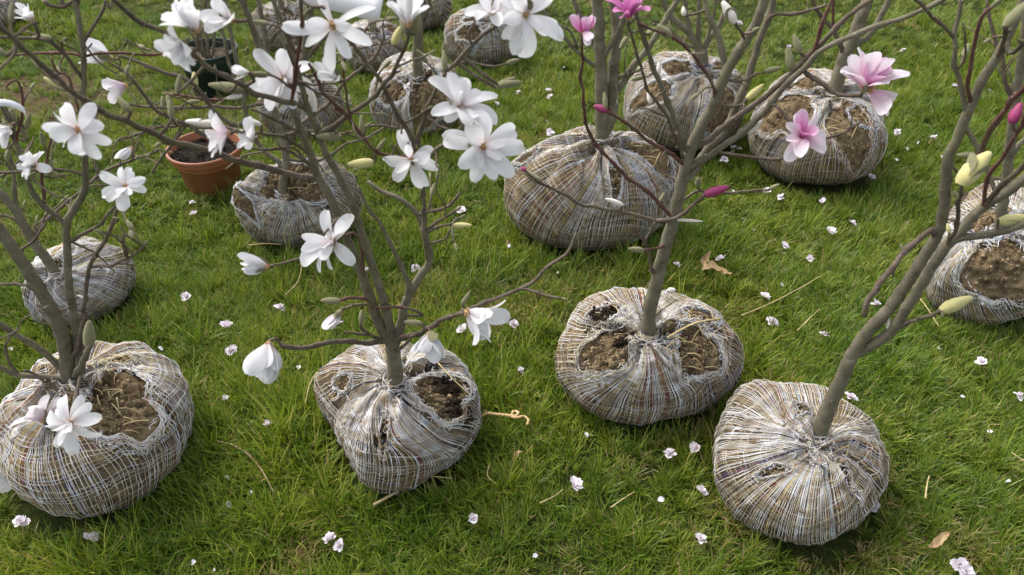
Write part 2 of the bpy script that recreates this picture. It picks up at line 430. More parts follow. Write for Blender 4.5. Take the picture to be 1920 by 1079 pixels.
        hw = 0.00073 if nw > 170 else (0.00090 if nw > 120 else 0.0012)
        RJ = np.random.RandomState(s.seed + 1)
        def lay(q0, cols, w, lift=0.0, tier=0.0, under=None):
            D0 = s.dirs(q0)
            wx = np.stack([s.nx(D0 * 0.42) * 0.15 + s.mx(D0 * 0.3) * 0.022, s.ny(D0 * 0.42) * 0.15 + s.my(D0 * 0.3) * 0.022], -1)
            rho = np.linalg.norm(q0, axis=-1)
            q1, rim = s.push(q0 + wx * np.clip(rho / 0.5, 0.15, 1)[..., None])
            P, Nn, D, m = s.surf(q1, 0.0)
            hf = 0.0016 + lift + (RJ.rand(P.shape[0], 1) - .3) * 0.0022 * np.clip(1.3 - rho / 0.8, .15, 1) + rim * (0.003 + 0.007 * np.clip(s.n3(D0 * 1.0 + tier), -0.3, 1)) + 0.004 * np.clip(s.n2(D0 * 1.5 + 3), 0, 1)
            if under is not None: hf = hf + under[:, None]
            P = P + Nn * hf[..., None]
            # soil rubbed into the yarn, in patches
            g = np.clip((dirt + .10) * (0.75 + 0.75 * s.n2(D * 0.9 + 7) + 0.25 * s.n3(D)) + 0.25 * np.clip(-P[..., 2] / s.zc, 0, 1), 0.02, 0.9)
            for (qd, rr) in s.dark:
                g = np.maximum(g, np.clip(1.25 - np.linalg.norm(q1 - qd, axis=-1) / rr, 0, 0.93))
            g = g[..., None]
            sl = np.array((.25, .19, .115))
            C = cols * (1 - g) + sl * g
            seg = np.linalg.norm(np.diff(P, axis=1), axis=-1)
            ok = seg < max(0.03, 3.0 * np.median(seg))
            ok &= ~((m[:, :-1] > 0.75) & (m[:, 1:] > 0.75))
            nar = np.clip(rho / 0.5, 0.42, 1)
            out.append(ribbons(P, Nn, np.broadcast_to(w, P.shape[:2]) * nar * (1 + 0.3 * s.n3(P * 3)), C, ok))
        # warp
        nm = max(40, int(nr * 1.35))
        rho = np.linspace(0.05, ext, nm) ** 1.0
        a0 = (np.arange(nw) + r.uniform(-.16, .16, nw)) / nw * 2 * np.pi
        # clumps: the yarns crowd together into pleats
        a0 = a0 + 0.03 * np.sin(7 * a0 + s.seed) + 0.015 * np.sin(13 * a0 + 2 * s.seed)
        A = a0[:, None] + swirl * rho[None] + 0.004 * np.cumsum(r.normal(size=(nw, nm)), 1) / math.sqrt(nm) * 3
        Rr = rho[None] + 0 * A
        wcol = pick(r, nw, (56 * white, 30, 7, 5, 1.2, 4, 2.5, .7, .7))
        # runs of a like colour
        for k in range(1, nw):
            if r.rand() < 0.22 and wcol[k - 1][1] > .3: wcol[k] = wcol[k - 1]
        start = np.where(r.rand(nw) < 0.3, 0, r.uniform(0, 0.25, nw))
        Rr = np.clip(Rr, start[:, None], None)
        cc = wcol[:, None] * (1 - 0.12 * r.rand(nw, nm, 1))
        lay(np.stack([Rr * np.cos(A), Rr * np.sin(A)], -1), cc, hw)
        # weft, zig-zagging between the warp yarns like a knit
        nn = int(nw * 1.5)
        band = np.sin(np.arange(nr) * 0.55 + s.seed) + 0.6 * np.sin(np.arange(nr) * 1.3 + s.seed * 2)
        rr0 = 0.16 + (ext - 0.16) * (np.arange(nr) / (nr - 1)) ** 0.95
        th = np.arange(nn + 1) / nn * 2 * np.pi
        zz = (np.arange(nn + 1) % 2 - 0.5) * 0.012
        th = th + 0.03 * np.sin(7 * th + s.seed) + 0.015 * np.sin(13 * th + 2 * s.seed)
        Rw = rr0[:, None] + zz[None] + r.normal(size=(nr, nn + 1)) * 0.002 + 0.03 * np.sin(th[None] * 2 + r.uniform(0, 6, (nr, 1))) * np.clip(rr0[:, None], 0, 1)
        th = th[None] + r.uniform(0, 6.28, (nr, 1))
        wc = np.zeros((nr, 3))
        for k in range(nr):
            wc[k] = pick(r, 1, (34, 16, 5, 3, 2, 12 + 45 * max(0, band[k]), 5 + 18 * max(0, band[k]), 1, 1))[0]
        cc = wc[:, None] * (1 - 0.1 * r.rand(nr, nn + 1, 1))
        lay(np.stack([Rw * np.cos(th), Rw * np.sin(th)], -1), cc, (hw * np.where(wc.mean(1) < .2, 1.1, .66))[:, None], 0.0, 5.0, np.where(wc.mean(1) < .2, -.0007, .0007))
        # rolled rims of the holes
        for hi, (c, rx, ry, rot, dp) in enumerate(s.holes):
            nt_ = 9 if nw > 120 else 6; mm = 84
            t = np.linspace(0, 2 * np.pi, mm)[None] + r.uniform(0, 6.28, (nt_, 1))
            k = 1.02 + 0.16 * r.rand(nt_, 1) + 0.06 * r.normal(size=(nt_, mm)) + 0.17 * np.sin(3 * np.mod(t, 6.2832) + rx * 90) + 0.07 * np.sin(7 * np.mod(t, 6.2832) + ry * 70)
            x, y = np.cos(t) * rx * k, np.sin(t) * ry * k
            cs, sn = math.cos(rot), math.sin(rot)
            qh = c + np.stack([x * cs - y * sn, x * sn + y * cs], -1)
            P, Nn, D, m = s.surf(qh, 0.0)
            P = P + Nn * (0.002 + 0.009 * r.rand(nt_, mm))[..., None]
            g = np.clip(dirt * (0.9 + 0.5 * s.n2(D * 1.2)), 0, 0.8)[..., None]
            for (qd, rr_) in s.dark: g = np.maximum(g, np.clip(1.2 - np.linalg.norm(qh - qd, axis=-1) / rr_, 0, .9)[..., None])
            C = pick(r, nt_, (60, 22, 3, 8, 2, 12, 12, 1, 1))[:, None] * np.ones((1, mm, 1)) * (1 - g) + np.array((.25, .19, .115)) * g
            out.append(ribbons(P, Nn, np.full((nt_, mm), hw * 1.05), C, r.rand(nt_, mm - 1) < 0.82))
        # frayed ends round the tie and the rims
        nf = 420 if nw > 120 else 120
        src = [s.push(np.stack([x * np.cos(y), x * np.sin(y)], -1))[0] for x, y in ((r.uniform(0.03, 0.36, nf // 2) ** 1.0, r.uniform(0, 6.28, nf // 2)),)]
        for (c, rx, ry, rot, dp) in s.holes:
            t = r.uniform(0, 6.28, max(20, nf // 6)); cs, sn = math.cos(rot), math.sin(rot)
            x, y = np.cos(t) * rx * r.uniform(.95, 1.2, len(t)), np.sin(t) * ry * r.uniform(.95, 1.2, len(t))
            src.append(c + np.stack([x * cs - y * sn, x * sn + y * cs], -1))
        q0 = np.concatenate(src); K = len(q0); mm = 7
        P0, Nn, D, m = s.surf(q0, 0.0)
        dirv = r.normal(size=(K, 3)) + Nn * 0.4; dirv /= np.linalg.norm(dirv, axis=1)[:, None]
        Ls = r.uniform(0.008, 0.035, K) / mm
        P = np.zeros((K, mm, 3)); P[:, 0] = P0 + Nn * 0.002; dv = dirv.copy()
        for t in range(1, mm):
            dv = dv + r.normal(size=(K, 3)) * 0.55 - Nn * 0.12; dv /= np.linalg.norm(dv, axis=1)[:, None]
            P[:, t] = P[:, t - 1] + dv * Ls[:, None]
            hgt = np.sum((P[:, t] - P0) * Nn, 1); P[:, t] += Nn * np.clip(0.001 - hgt, 0, None)[:, None]
        C = pick(r, K, (60, 25, 4, 6, 2, 8, 8, 1, 1))[:, None] * np.ones((1, mm, 1))
        C = C * 0.8 + 0.2 * np.array((.25, .19, .115))
        out.append(ribbons(P, np.repeat(Nn[:, None], mm, 1), np.full((K, mm), hw), C, np.ones((K, mm - 1), bool)))
        V, F, Cc, o_ = [], [], [], 0
        for a, b, c in out:
            V.append(a); F.append(b + o_); Cc.append(c); o_ += len(a)
        V, F, Cc = np.vstack(V), np.vstack(F), np.vstack(Cc)
        used = np.unique(F); mp = np.zeros(len(V), np.int64); mp[used] = np.arange(len(used))
        s.netV, s.netF, s.netC = V[used], mp[F], Cc[used]
        # --- crumbs of soil in the openings and on the dark patches
        cl = []
        spots = [(c, rx, ry, rot, int(min(480, 80 + 40000 * rx * ry * s.a * s.a)) if nw > 120 else 30, 0) for (c, rx, ry, rot, dp) in s.holes] + [(qd, rr, rr, 0, 120, 1) for qd, rr in s.dark]
        ico = np.array([(0, 0, 1), (.89, 0, .45), (.28, .85, .45), (-.72, .53, .45), (-.72, -.53, .45), (.28, -.85, .45), (.72, .53, -.45), (-.28, .85, -.45), (-.89, 0, -.45), (-.28, -.85, -.45), (.72, -.53, -.45), (0, 0, -1.)])
        icf = np.array([(0, 1, 2), (0, 2, 3), (0, 3, 4), (0, 4, 5), (0, 5, 1), (1, 6, 2), (2, 7, 3), (3, 8, 4), (4, 9, 5), (5, 10, 1), (6, 7, 2), (7, 8, 3), (8, 9, 4), (9, 10, 5), (10, 6, 1), (11, 7, 6), (11, 8, 7), (11, 9, 8), (11, 10, 9), (11, 6, 10)])
        CV, CF, CC, o_ = [], [], [], 0
        for (c, rx, ry, rot, n, dkf) in spots:
            t = r.uniform(0, 6.28, n); k = np.sqrt(r.rand(n)) * (1.0 if dkf else 0.95); cs, sn = math.cos(rot), math.sin(rot)
            x, y = np.cos(t) * rx * k, np.sin(t) * ry * k
            P, Nn, D, m = s.surf(c + np.stack([x * cs - y * sn, x * sn + y * cs], -1), 0.003 if dkf else 0.0, True)
            for i in range(n):
                sz = r.uniform(0.0010, 0.0036) * (2.2 if r.rand() < 0.10 else 1)
                CV.append(P[i] + ico * sz * r.uniform(0.6, 1.3, (12, 1)) * r.uniform(.7, 1.2, 3)); CF.append(icf + o_); o_ += 12
                bc = np.array((.03, .021, .015)) if dkf or any(np.linalg.norm(s.to_chart(D[i][None])[0] - qd) < rr for qd, rr in s.dark) else np.array((.23, .17, .10))
                CC.append(np.tile(bc * r.uniform(.6, 1.35), (12, 1)))
        s.clod = (np.vstack(CV), np.vstack(CF), np.vstack(CC)) if CV else None
    def top_at(s, px, py):
        D = s.dir_at(px, py); P, *_ = s.surf(s.to_chart(D[None])); return s.cen + P[0]
    def attach(s, root, base):
        off = s.cen - base
        rb = obj('root_ball', mesh_np('root_ball', s.bodyV + off, s.bodyF, M['soil'], s.bodyC), root)
        obj('netting', mesh_np('netting', s.netV + off, s.netF, M['net'], s.netC, smooth=False), rb, 'stuff')
        if s.clod: obj('soil_crumbs', mesh_np('soil_crumbs', s.clod[0] + off, s.clod[1], M['clod'], s.clod[2], smooth=False), rb, 'stuff')
        return rb

# ------------------------------------------------------------------ flowers and buds
def petal_mesh(name, a0, a1, rng, white, wr=0.4, kind='white'):
    ns, nt_ = 9, 4
    s = np.linspace(0, 1, ns + 1); al = np.radians(a0 + (a1 - a0) * s ** 1.15)
    dr, dz = np.sin(al), np.cos(al)
    rr = np.concatenate([[0], np.cumsum((dr[1:] + dr[:-1]) / 2)]) / ns; zz = np.concatenate([[0], np.cumsum((dz[1:] + dz[:-1]) / 2)]) / ns
    s = np.linspace(0, 1, ns + 1) ** 0.85
    w = wr * 0.5 * np.where(s < .62, .22 + .78 * np.sin(np.clip(s / .62, 0, 1) * np.pi / 2) ** 1.3, np.sqrt(np.clip(1 - ((s - .62) / .392) ** 2.3, 0, 1)))
    w0_ = 0 * np.power(np.clip(np.sin(np.pi * np.clip(s, 0, 1) ** 0.80 * 0.93 + 0.10), 0, 1), 0.75) * (0.42 + 0.75 * s)
    rr = np.interp(s, np.linspace(0, 1, ns + 1), rr); zz = np.interp(s, np.linspace(0, 1, ns + 1), zz)
    t = np.linspace(-1, 1, nt_ + 1)
    cup = rng.uniform(0.05, 0.42); wav = rng.uniform(-0.03, 0.03); ph = rng.uniform(0, 6); tw = rng.uniform(-0.6, 0.6)
    V, C = [], []; tint = rng.uniform(0, 1); bruise = rng.uniform(.25, .6) if rng.rand() < .3 else 0; bx = rng.uniform(-1, 1)
    for i in range(ns + 1):
        nrm = np.array([-dz[i], 0, dr[i]])                      # towards the axis
        for tt in t:
            y = w[i] * tt; h = w[i] * cup * tt * tt + 0.022 * math.sin(6 * s[i] + ph + 2.2 * tt) * s[i] + wav * tt * s[i]
            ty = y * math.cos(tw * s[i]); h += y * math.sin(tw * s[i])
            # notched tip
            back = 0.03 * (1 - abs(tt)) * (i == ns) * -0.2
            V.append((rr[i] + nrm[0] * h + back, ty, zz[i] + nrm[2] * h)); 
            b = max(0.0, 1 - s[i] * 2.2)
            if kind == 'white':
                c = np.array((.81, .805, .82)) * (1 - b) + np.array((.76, .66, .64)) * b
                vein = 0.02 * math.sin(tt * 9); c = c - vein
                mid = math.exp(-(tt / .35) ** 2) * max(0, 1 - s[i]) * .35 * tint; c = c * (1 - mid) + np.array((.70, .50, .58)) * mid
                if bruise and s[i] > .85 and abs(tt - bx) < .7: c = c * (1 - bruise * .5) + np.array((.42, .30, .17)) * bruise * .5
            elif kind == 'faint':
                b = max(0.0, 1 - s[i] * 1.4); c = np.array((.80, .775, .80)) * (1 - b) + np.array((.72, .55, .63)) * b
            elif kind == 'blush':
                b = max(0.0, 1 - s[i] * 1.15); c = np.array((.82, .76, .81)) * (1 - b) + np.array((.74, .42, .58)) * b
                c = c * (1 - 0.12 * (abs(tt) < 0.2))
            elif kind == 'pink':
                b = max(0.0, 1 - s[i] * 1.0) ** 0.8; c = np.array((.80, .62, .74)) * (1 - b) + np.array((.60, .10, .38)) * b
                c = c - np.array((.02, .08, .04)) * (abs(tt) < 0.3)
            elif kind == 'magenta':
                b = max(0.0, 1 - s[i]) ; c = np.array((.72, .32, .58)) * (1 - b) + np.array((.48, .07, .32)) * b
            else:
                c = np.array((.2, .17, .075)) * (0.8 + 0.4 * s[i])
            C.append(c)
    n1 = nt_ + 1
    F = [(i * n1 + j, i * n1 + j + 1, (i + 1) * n1 + j + 1, (i + 1) * n1 + j) for i in range(ns) for j in range(nt_)]
    return mesh_np(name, V, F, M['petal'] if kind != 'scale' else M['bud'], np.array(C))
POSE = {'star': (66, 104, .29), 'open': (36, 96, .41), 'wide': (58, 122, .41), 'half': (16, 62, .43), 'tulip': (34, 2, .52), 'inner': (10, 40, .40), 'droop': (30, 50, .45), 'scale': (22, 8, .55), 'closed': (14, -6, .48)}
prng = np.random.RandomState(3); PM = {}
def petals(pose, kind):
    if (pose, kind) not in PM:
        a0, a1, w = POSE[pose]; PM[(pose, kind)] = [petal_mesh('petal', a0 + prng.uniform(-8, 8), a1 + prng.uniform(-22, 22) * (pose not in ('tulip', 'closed', 'scale')), prng, True, w * prng.uniform(.88, 1.15), kind) for _ in range(6)]
    return PM[(pose, kind)]
def centre_mesh():
    parts = []; V, F = tube(*[np.array([[0, 0, 0], [0, 0, .05], [0, 0, .12], [0, 0, .17]]), np.array([.045, .05, .035, .012])], sides=8); parts.append((V, F))
    r = np.random.RandomState(5)
    for k in range(34):
        a = k * 2.4; h = r.uniform(.0, .09); e = rad(r.uniform(20, 70)); l = r.uniform(.08, .14)
        d = np.array([math.cos(a) * math.cos(e), math.sin(a) * math.cos(e), math.sin(e)])
        p0 = np.array([math.cos(a) * .03, math.sin(a) * .03, h]); parts.append(tube(np.array([p0, p0 + d * l * .6, p0 + d * l]), np.array([.012, .011, .005]), sides=4))
    V, F = join(parts); return tube_mesh('flower', V, F, M['stamen'])
CENTRE = centre_mesh()
def cam_dir(v):
    d = RGT * v[0] + UPV * v[1] - FWD * v[2]; return Vector(d / np.linalg.norm(d))
frng = random.Random(21)
def flower(root, base, pos, D, face, pose='open', kind='white', n=10, inner=4, scales=1, droop=0.0):
    """pos = world point of the flower's foot; D = petal length in metres"""
    ax = cam_dir(face)
    rot = ax.to_track_quat('Z', 'Y') @ Quaternion((0, 0, 1), frng.uniform(0, 6.28))
    f = obj('flower', CENTRE, root); f.location = [float(a - b) for a, b in zip(pos, base)]
    f.rotation_mode = 'QUATERNION'; f.rotation_quaternion = rot; f.scale = (D, D, D)
    inv = rot.inverted()
    down = inv @ Vector((0, 0, -1))
    def add(nm, pose_, kind_, ang, z, sc, tilt):
        ob = obj(nm, frng.choice(petals(pose_, kind_)), f)
        q = Quaternion((0, 0, 1), ang) @ Quaternion((0, 1, 0), tilt) @ Quaternion((1, 0, 0), frng.uniform(-.4, .4))
        if droop:
            qd = q @ Vector((1, 0, .3)); axd = qd.cross(down)
            if axd.length > 1e-3: q = Quaternion(axd.normalized(), droop * frng.uniform(.4, 1.2)) @ q
        ob.rotation_mode = 'QUATERNION'; ob.rotation_quaternion = q
        ob.location = (math.cos(ang) * .022, math.sin(ang) * .022, z)
        s = sc * frng.uniform(.72, 1.08); ob.scale = (s, s * frng.uniform(.85, 1.15), s)
    for k in range(n):
        add('petal', pose, kind, k / n * 6.283 + frng.uniform(-.25, .25), .03 + (k % 2) * .02, 1.0, frng.uniform(-.42, .38))
    ip = {'tulip': 'tulip', 'closed': 'closed', 'droop': 'tulip'}.get(pose, 'inner')
    for k in range(inner):
        add('petal', ip, kind if kind != 'blush' else 'pink', k / max(1, inner) * 6.283 + frng.uniform(-.4, .4), .05, .8, frng.uniform(-.15, .25))
    for k in range(scales):
        add('bud_scale', 'scale', 'scale', k * 2.6 + frng.uniform(0, 6), -.03, .48, frng.uniform(.0, .3))
    return f
def bud_mesh(mt, seed, fat=1.0):
    r = np.random.RandomState(seed); n = 12; t = np.linspace(0, 1, n)
    prof = 0.185 * fat * np.power(np.clip(np.sin(np.pi * (0.09 + 0.84 * t ** 0.9)), 0, 1), 0.62) * (1.08 - 0.3 * t)
    bend = r.uniform(-.1, .1)
    P = np.stack([bend * t * t, bend * .5 * t * t, t], -1)
    an = np.arange(10) / 10 * 6.283
    R = prof[:, None] * (1 + 0.09 * np.cos(2 * an[None] + r.uniform(0, 6)) + 0.05 * r.normal(size=(n, 10)) * 0.6)
    V, F = tube(P, R, sides=10); return tube_mesh('bud', V, F, mt)
BUD = {k: [bud_mesh(M[m_], s_ + i, f_) for i in range(3)] for k, m_, s_, f_ in (('fuzz', 'bud', 1, 1.05), ('yellow', 'bud_yellow', 9, 1.2), ('pink', 'bud_pink', 17, 1.5), ('cream', 'bud_cream', 29, 1.1))}
def bud(root, base, pos, L, face, kind='fuzz', wide=1.0, scale_len=0.0):
    q = cam_dir(face).to_track_quat('Z', 'Y')
    b = obj('bud', frng.choice(BUD[kind]), root); b.rotation_mode = 'QUATERNION'; b.rotation_quaternion = q
    b.location = [float(a - c) for a, c in zip(pos, base)]; b.scale = (L * wide, L * wide, L)
    if scale_len:                                        # a fuzzy scale still clasping the foot of the bud
        for k in range(2):
            s = obj('bud_scale', frng.choice(petals('scale', 'scale')), b); s.rotation_mode = 'QUATERNION'
            s.rotation_quaternion = Quaternion((0, 0, 1), 2.9 * k + 0.6) @ Quaternion((0, 1, 0), .05); s.location = (0.0, 0, -.05); s.scale = (scale_len * 1.25,) * 3
    return b

# ------------------------------------------------------------------ saplings
GROUP = 'balled magnolia saplings on the lawn'
class Tree:
    def __init__(s, label, ball, base_px, name='magnolia_sapling', sink=0.05, base3=None):
        s.ball = ball
        s.base = (ball.top_at(*base_px) if base3 is None else np.array(base3)).astype(float)
        s.foot = np.array([s.base[0], s.base[1], 0.0]) if base3 is None else np.array([s.base[0], s.base[1], 0.0])
        s.root = thing(name, label, 'sapling', s.foot, GROUP)
        s.Y0 = s.base[1]; s.nodes = []; s.px0 = base_px
        if ball: ball.attach(s.root, s.foot)
        s.rng = np.random.RandomState(int(abs(base_px[0] * 13 + base_px[1])) % 9999)
    def near(s, px, py):
        if not s.nodes: return None, None
        P = np.array([n[0] for n in s.nodes]); q, d = proj(P)
        e = np.hypot(q[:, 0] - px, q[:, 1] - py); i = int(e.argmin()); return s.nodes[i], e[i]
    def br(s, pts, r0, r1, lean=0.0, mt='bark', name='branch', y0=None, budk=None, loose=False):
        """pts: photo pixels from the foot to the tip; lean: metres the tip comes forward (-) or goes back (+)"""
        n = len(pts); pl = np.concatenate([[0], np.cumsum([math.hypot(pts[i + 1][0] - pts[i][0], pts[i + 1][1] - pts[i][1]) for i in range(n - 1)])]); pl /= pl[-1]
        Ys = s.Y0 if y0 is None else s.Y0 + y0; P0 = None
        nd, e = s.near(*pts[0])
        if nd is not None and e < 45 and not loose: P0 = nd[0]; Ys = P0[1]
        P, R = [], []
        for i, (x, y) in enumerate(pts):
            p = at_y(x, y, Ys + lean * pl[i]); 
            if i == 0 and P0 is not None: p = P0
            P.append(p); R.append((r0 + (r1 - r0) * pl[i] ** 0.8) * 0.87 * depth(p) / FPX)
        if name == 'trunk' and s.ball:
            p = np.array(P[0]); u = np.array(P[1]) - p; u /= np.linalg.norm(u)
            P.insert(0, p - u * 0.05); R.insert(0, R[0] * 1.15); 
        P, R = smooth_path(P, R)
        nz = s.rng
        if name == 'trunk' and s.ball: s.collar(np.array(P[4]), P[6] - P[3], R[4])
        jj = 1.0 if R.mean() < .006 else .35
        R = R * (1 + jj * (0.05 * np.sin(np.arange(len(R)) * nz.uniform(.6, 1.1) + nz.uniform(0, 6)) + 0.04 * nz.normal(size=len(R))))
        # swollen nodes every few centimetres
        k = nz.randint(2, 6)
        amp = 0.28 if R.mean() < 0.006 else 0.05
        spurs = []
        while k < len(R) - 1:
            R[k] *= 1 + amp; spurs.append(k)
            if amp > .2:                                    # young wood kinks a little at every node
                kv = nz.normal(size=3) * min(.0016, R[k] * .5); P[k] = P[k] + kv; P[k - 1] = P[k - 1] + kv * .5; P[k + 1] = P[k + 1] + kv * .5
            k += nz.randint(3, 8)
        P = P + nz.normal(size=P.shape) * np.minimum(R * 0.10, 0.0008)[:, None]
        sides = 12 if R.max() > 0.012 else (8 if R.max() > 0.005 else 6)
        Rm = R[:, None] * (1 + 0.05 * jj * nz.normal(size=(len(R), sides)))
        V, F = tube(P, Rm, sides)
        for k in spurs:                                     # leaf scars and stubby spurs
            if nz.rand() < (.55 if amp > .2 else .3):
                t_ = P[min(k + 1, len(P) - 1)] - P[k - 1]; t_ /= np.linalg.norm(t_) + 1e-9
                d_ = nz.normal(size=3); d_ -= t_ * np.dot(d_, t_); d_ /= np.linalg.norm(d_); d_ = d_ + t_ * .8; d_ /= np.linalg.norm(d_)
                rs_ = min(.0022, R[k] * .55); ls_ = R[k] + nz.uniform(.002, .009); p_ = P[k]
                V, F = join([(V, F), tube(np.array([p_, p_ + d_ * ls_ * .6, p_ + d_ * ls_]), np.array([rs_, rs_ * 1.05, rs_ * .55]), 5)])
        obj(name, tube_mesh(name, V - s.foot, F, M[mt]), s.root)
        for i in range(len(P)): s.nodes.append((P[i], R[i], P[min(i + 1, len(P) - 1)] - P[max(i - 1, 0)]))
        if budk:
            d = P[-1] - P[-3]; d /= np.linalg.norm(d); s.bud3(P[-1], d, budk)
        return P[-1]
    def collar(s, c, ax, rt):
        r = s.rng; ax = ax / np.linalg.norm(ax); e1 = np.cross(ax, [0, 1, 0]); e1 /= np.linalg.norm(e1); e2 = np.cross(ax, e1)
        big = s.ball.d < 2.6; parts, cols = [], []
        for k in range(46 if big else 18):
            a0 = r.uniform(0, 6.28); n = 9; t = a0 + np.linspace(0, r.uniform(.9, 3.6), n) * r.choice([-1, 1])
            rr = rt + .0015 + abs(r.normal()) * .006 + np.cumsum(r.normal(size=n)) * .0018; rr = np.maximum(rr, rt + .0008)
            h = r.uniform(-.012, .012) + np.cumsum(r.normal(size=n)) * .0028 - np.maximum(rr - rt - .006, 0) * .5
            P = c + ax * h[:, None] + (np.cos(t)[:, None] * e1 + np.sin(t)[:, None] * e2) * rr[:, None]
            w = r.uniform(.0008, .0016) * (1 if big else 1.3); V, F = tube(P, np.full(n, w), 4, cap=False); parts.append((V, F))
            cc = pick(r, 1, (50, 30, 5, 4, 2, 6, 6, 1, 1))[0]; g = r.uniform(.1, .55); cols.append(np.tile(cc * (1 - g) + np.array((.25, .19, .115)) * g, (len(V), 1)))
        V, F = join(parts); rbm = [q for q in s.root.children if q.name.startswith('root_ball')][0]
        obj('net_knot', mesh_np('net_knot', V - s.foot, F, M['net'], np.vstack(cols)), rbm, 'stuff')
    def bud3(s, pos, d, L, kind='fuzz', wide=1.0):
        v = (float(np.dot(d, RGT)), float(np.dot(d, UPV)), -float(np.dot(d, FWD)))
        bud(s.root, s.foot, pos - d * L * .04, L, v, kind, wide)
    def yz(s, px, py, yoff):
        nd, e = s.near(px, py)
        return at_y(px, py, (nd[0][1] if nd is not None and yoff is None else s.Y0 + (yoff or 0)))
    def fl(s, px, py, size, face, pose='open', kind='white', n=10, inner=4, scales=1, foot=None, stalk=True, droop=0.0, yo=None, fwd=0.02):
        """px,py: where the foot of the flower sits; size: petal length in photo pixels"""
        pos = s.yz(px, py, yo); pos = at_y(px, py, pos[1] - fwd)
        if stalk:
            nd, e = s.near(px, py)
            if nd is not None and np.linalg.norm(nd[0] - pos) > 0.012:
                a = cam_dir(face); a = np.array(a); mid = (nd[0] + pos) / 2 - a * 0.25 * np.linalg.norm(nd[0] - pos)
                P, R = smooth_path([nd[0], mid, pos], [0.0028, 0.0028, 0.0034], 0.008); V, F = tube(P, R, 6)
                obj('flower_stalk', tube_mesh('flower_stalk', V - s.foot, F, M['twig']), s.root)
        return flower(s.root, s.foot, pos, size * .95 * depth(pos) / FPX, face, pose, kind, n, inner, scales, droop)
    def bd(s, px, py, L, face, kind='fuzz', wide=1.0, sc=0.0, yo=None):
        pos = s.yz(px, py, yo)
        nd, e = s.near(px, py)
        if nd is not None and np.linalg.norm(nd[0] - pos) > 0.006:
            P, R = smooth_path([nd[0], (nd[0] + pos) / 2 + np.array([0, 0, -.002]), pos], [0.0026, 0.0024, 0.0024], 0.008); V, F = tube(P, R, 6)
            obj('twig', tube_mesh('twig', V - s.foot, F, M['twig']), s.root)
        bud(s.root, s.foot, pos, L * depth(pos) / FPX, face, kind, wide, sc)
    def twigs(s, n, lmin=0.04, lmax=0.14, rmax=0.007, budp=0.75, ymax=1079, sub=True, up=0.35):
        cand = [k for k in s.nodes if k[1] < rmax]
        if not cand: return
        for _ in range(n):
            nd = cand[s.rng.randint(len(cand))]
            q, d = proj(nd[0])
            if not (-150 < q[0] < 2070 and -200 < q[1] < ymax): continue
            t = nd[2] / (np.linalg.norm(nd[2]) + 1e-9)
            d = t * 0.5 + s.rng.normal(size=3) * 0.75 + np.array([0, 0, up]); d /= np.linalg.norm(d)
            L = s.rng.uniform(lmin, lmax); k = 4; p = nd[0].copy(); P = [p]
            r0 = min(nd[1] * 0.7, 0.0027)
            for i in range(k):
                d = d + s.rng.normal(size=3) * 0.28; d /= np.linalg.norm(d); p = p + d * L / k; P.append(p)
            if depth(P[-1]) < 0.55: continue
            R = np.linspace(r0, 0.0014, len(P)); P, R = smooth_path(P, R, 0.01)
            R = R * (1 + 0.2 * (s.rng.rand(len(R)) < 0.25))
            V, F = tube(P, R, 5)
            obj('twig', tube_mesh('twig', V - s.foot, F, M['twig']), s.root)
            if s.rng.rand() < budp:
                d = P[-1] - P[-2]; d /= np.linalg.norm(d); s.bud3(P[-1], d, s.rng.uniform(0.012, 0.028), 'fuzz', s.rng.uniform(.8, 1.1))
            if sub:
                for i in range(2, len(P)):
                    s.nodes.append((P[i], R[i], P[i] - P[i - 1]))
# ================================================================== the saplings, nearest first
# --- sapling with one slim trunk and the long low white-flowered branches
bC = Ball((588, 648, 908, 924), 0.66, (742, 712), holes=[(645, 722, 22, 11, 15), (826, 737, 57, 42, -25, 0.025), (722, 812, 10, 26, 0, 0.012)], outline=[(640,665),(600,690),(588,720),(592,745),(607,775),(625,800),(640,830),(655,865),(668,895),(690,915),(730,923),(765,918),(800,898),(840,875),(870,850),(893,822),(903,790),(905,770),(895,735),(885,700),(865,675),(840,662),(790,655),(740,640),(700,640),(670,648)], seed=3, nw=230, nr=54, dirt=0.3, darkpatch=[(850, 715, 34), (868, 775, 34), (815, 690, 22), (712, 822, 16)], white=1.5)
C = Tree('white-flowered magnolia sapling whose ball has dark compost spilling from the net', bC, (742, 712))
C.br([(742, 716), (740, 690), (738, 660), (735, 638)], 18, 15, 0.0, name='trunk')
C.br([(733, 650), (713, 613), (697, 567), (683, 527), (660, 470), (643, 427), (627, 387), (610, 355), (593, 325), (583, 290), (565, 250), (553, 213), (525, 160), (497, 110), (483, 83), (467, 33), (440, -20)], 12, 6, -0.12)
C.br([(739, 640), (728, 600), (720, 567), (707, 527), (690, 473), (670, 410), (653, 367), (640, 345), (630, 320), (610, 287), (597, 250), (583, 220), (570, 180), (552, 110), (533, 50), (507, -10)], 11, 5, -0.2)
C.br([(747, 650), (750, 615), (763, 560), (787, 520), (807, 483), (797, 440), (783, 403), (760, 380), (737, 367), (713, 358), (690, 340)], 12, 4, 0.04)
C.br([(800, 487), (797, 440), (796, 393), (793, 350), (793, 310), (807, 293), (840, 263), (868, 235)], 6, 3.5, -0.2)
C.br([(763, 555), (763, 527), (750, 493), (737, 467), (720, 433), (707, 407), (683, 377), (672, 350)], 6, 3, 0.0)
C.br([(733, 640), (760, 632), (790, 623), (827, 600), (850, 592), (870, 588)], 7, 4.5, -0.16, 'twig')
C.br([(850, 594), (895, 575), (933, 560), (977, 540), (1007, 523), (1023, 503), (1060, 477), (1074, 455), (1080, 438)], 4.5, 3, 0.05, 'twig')
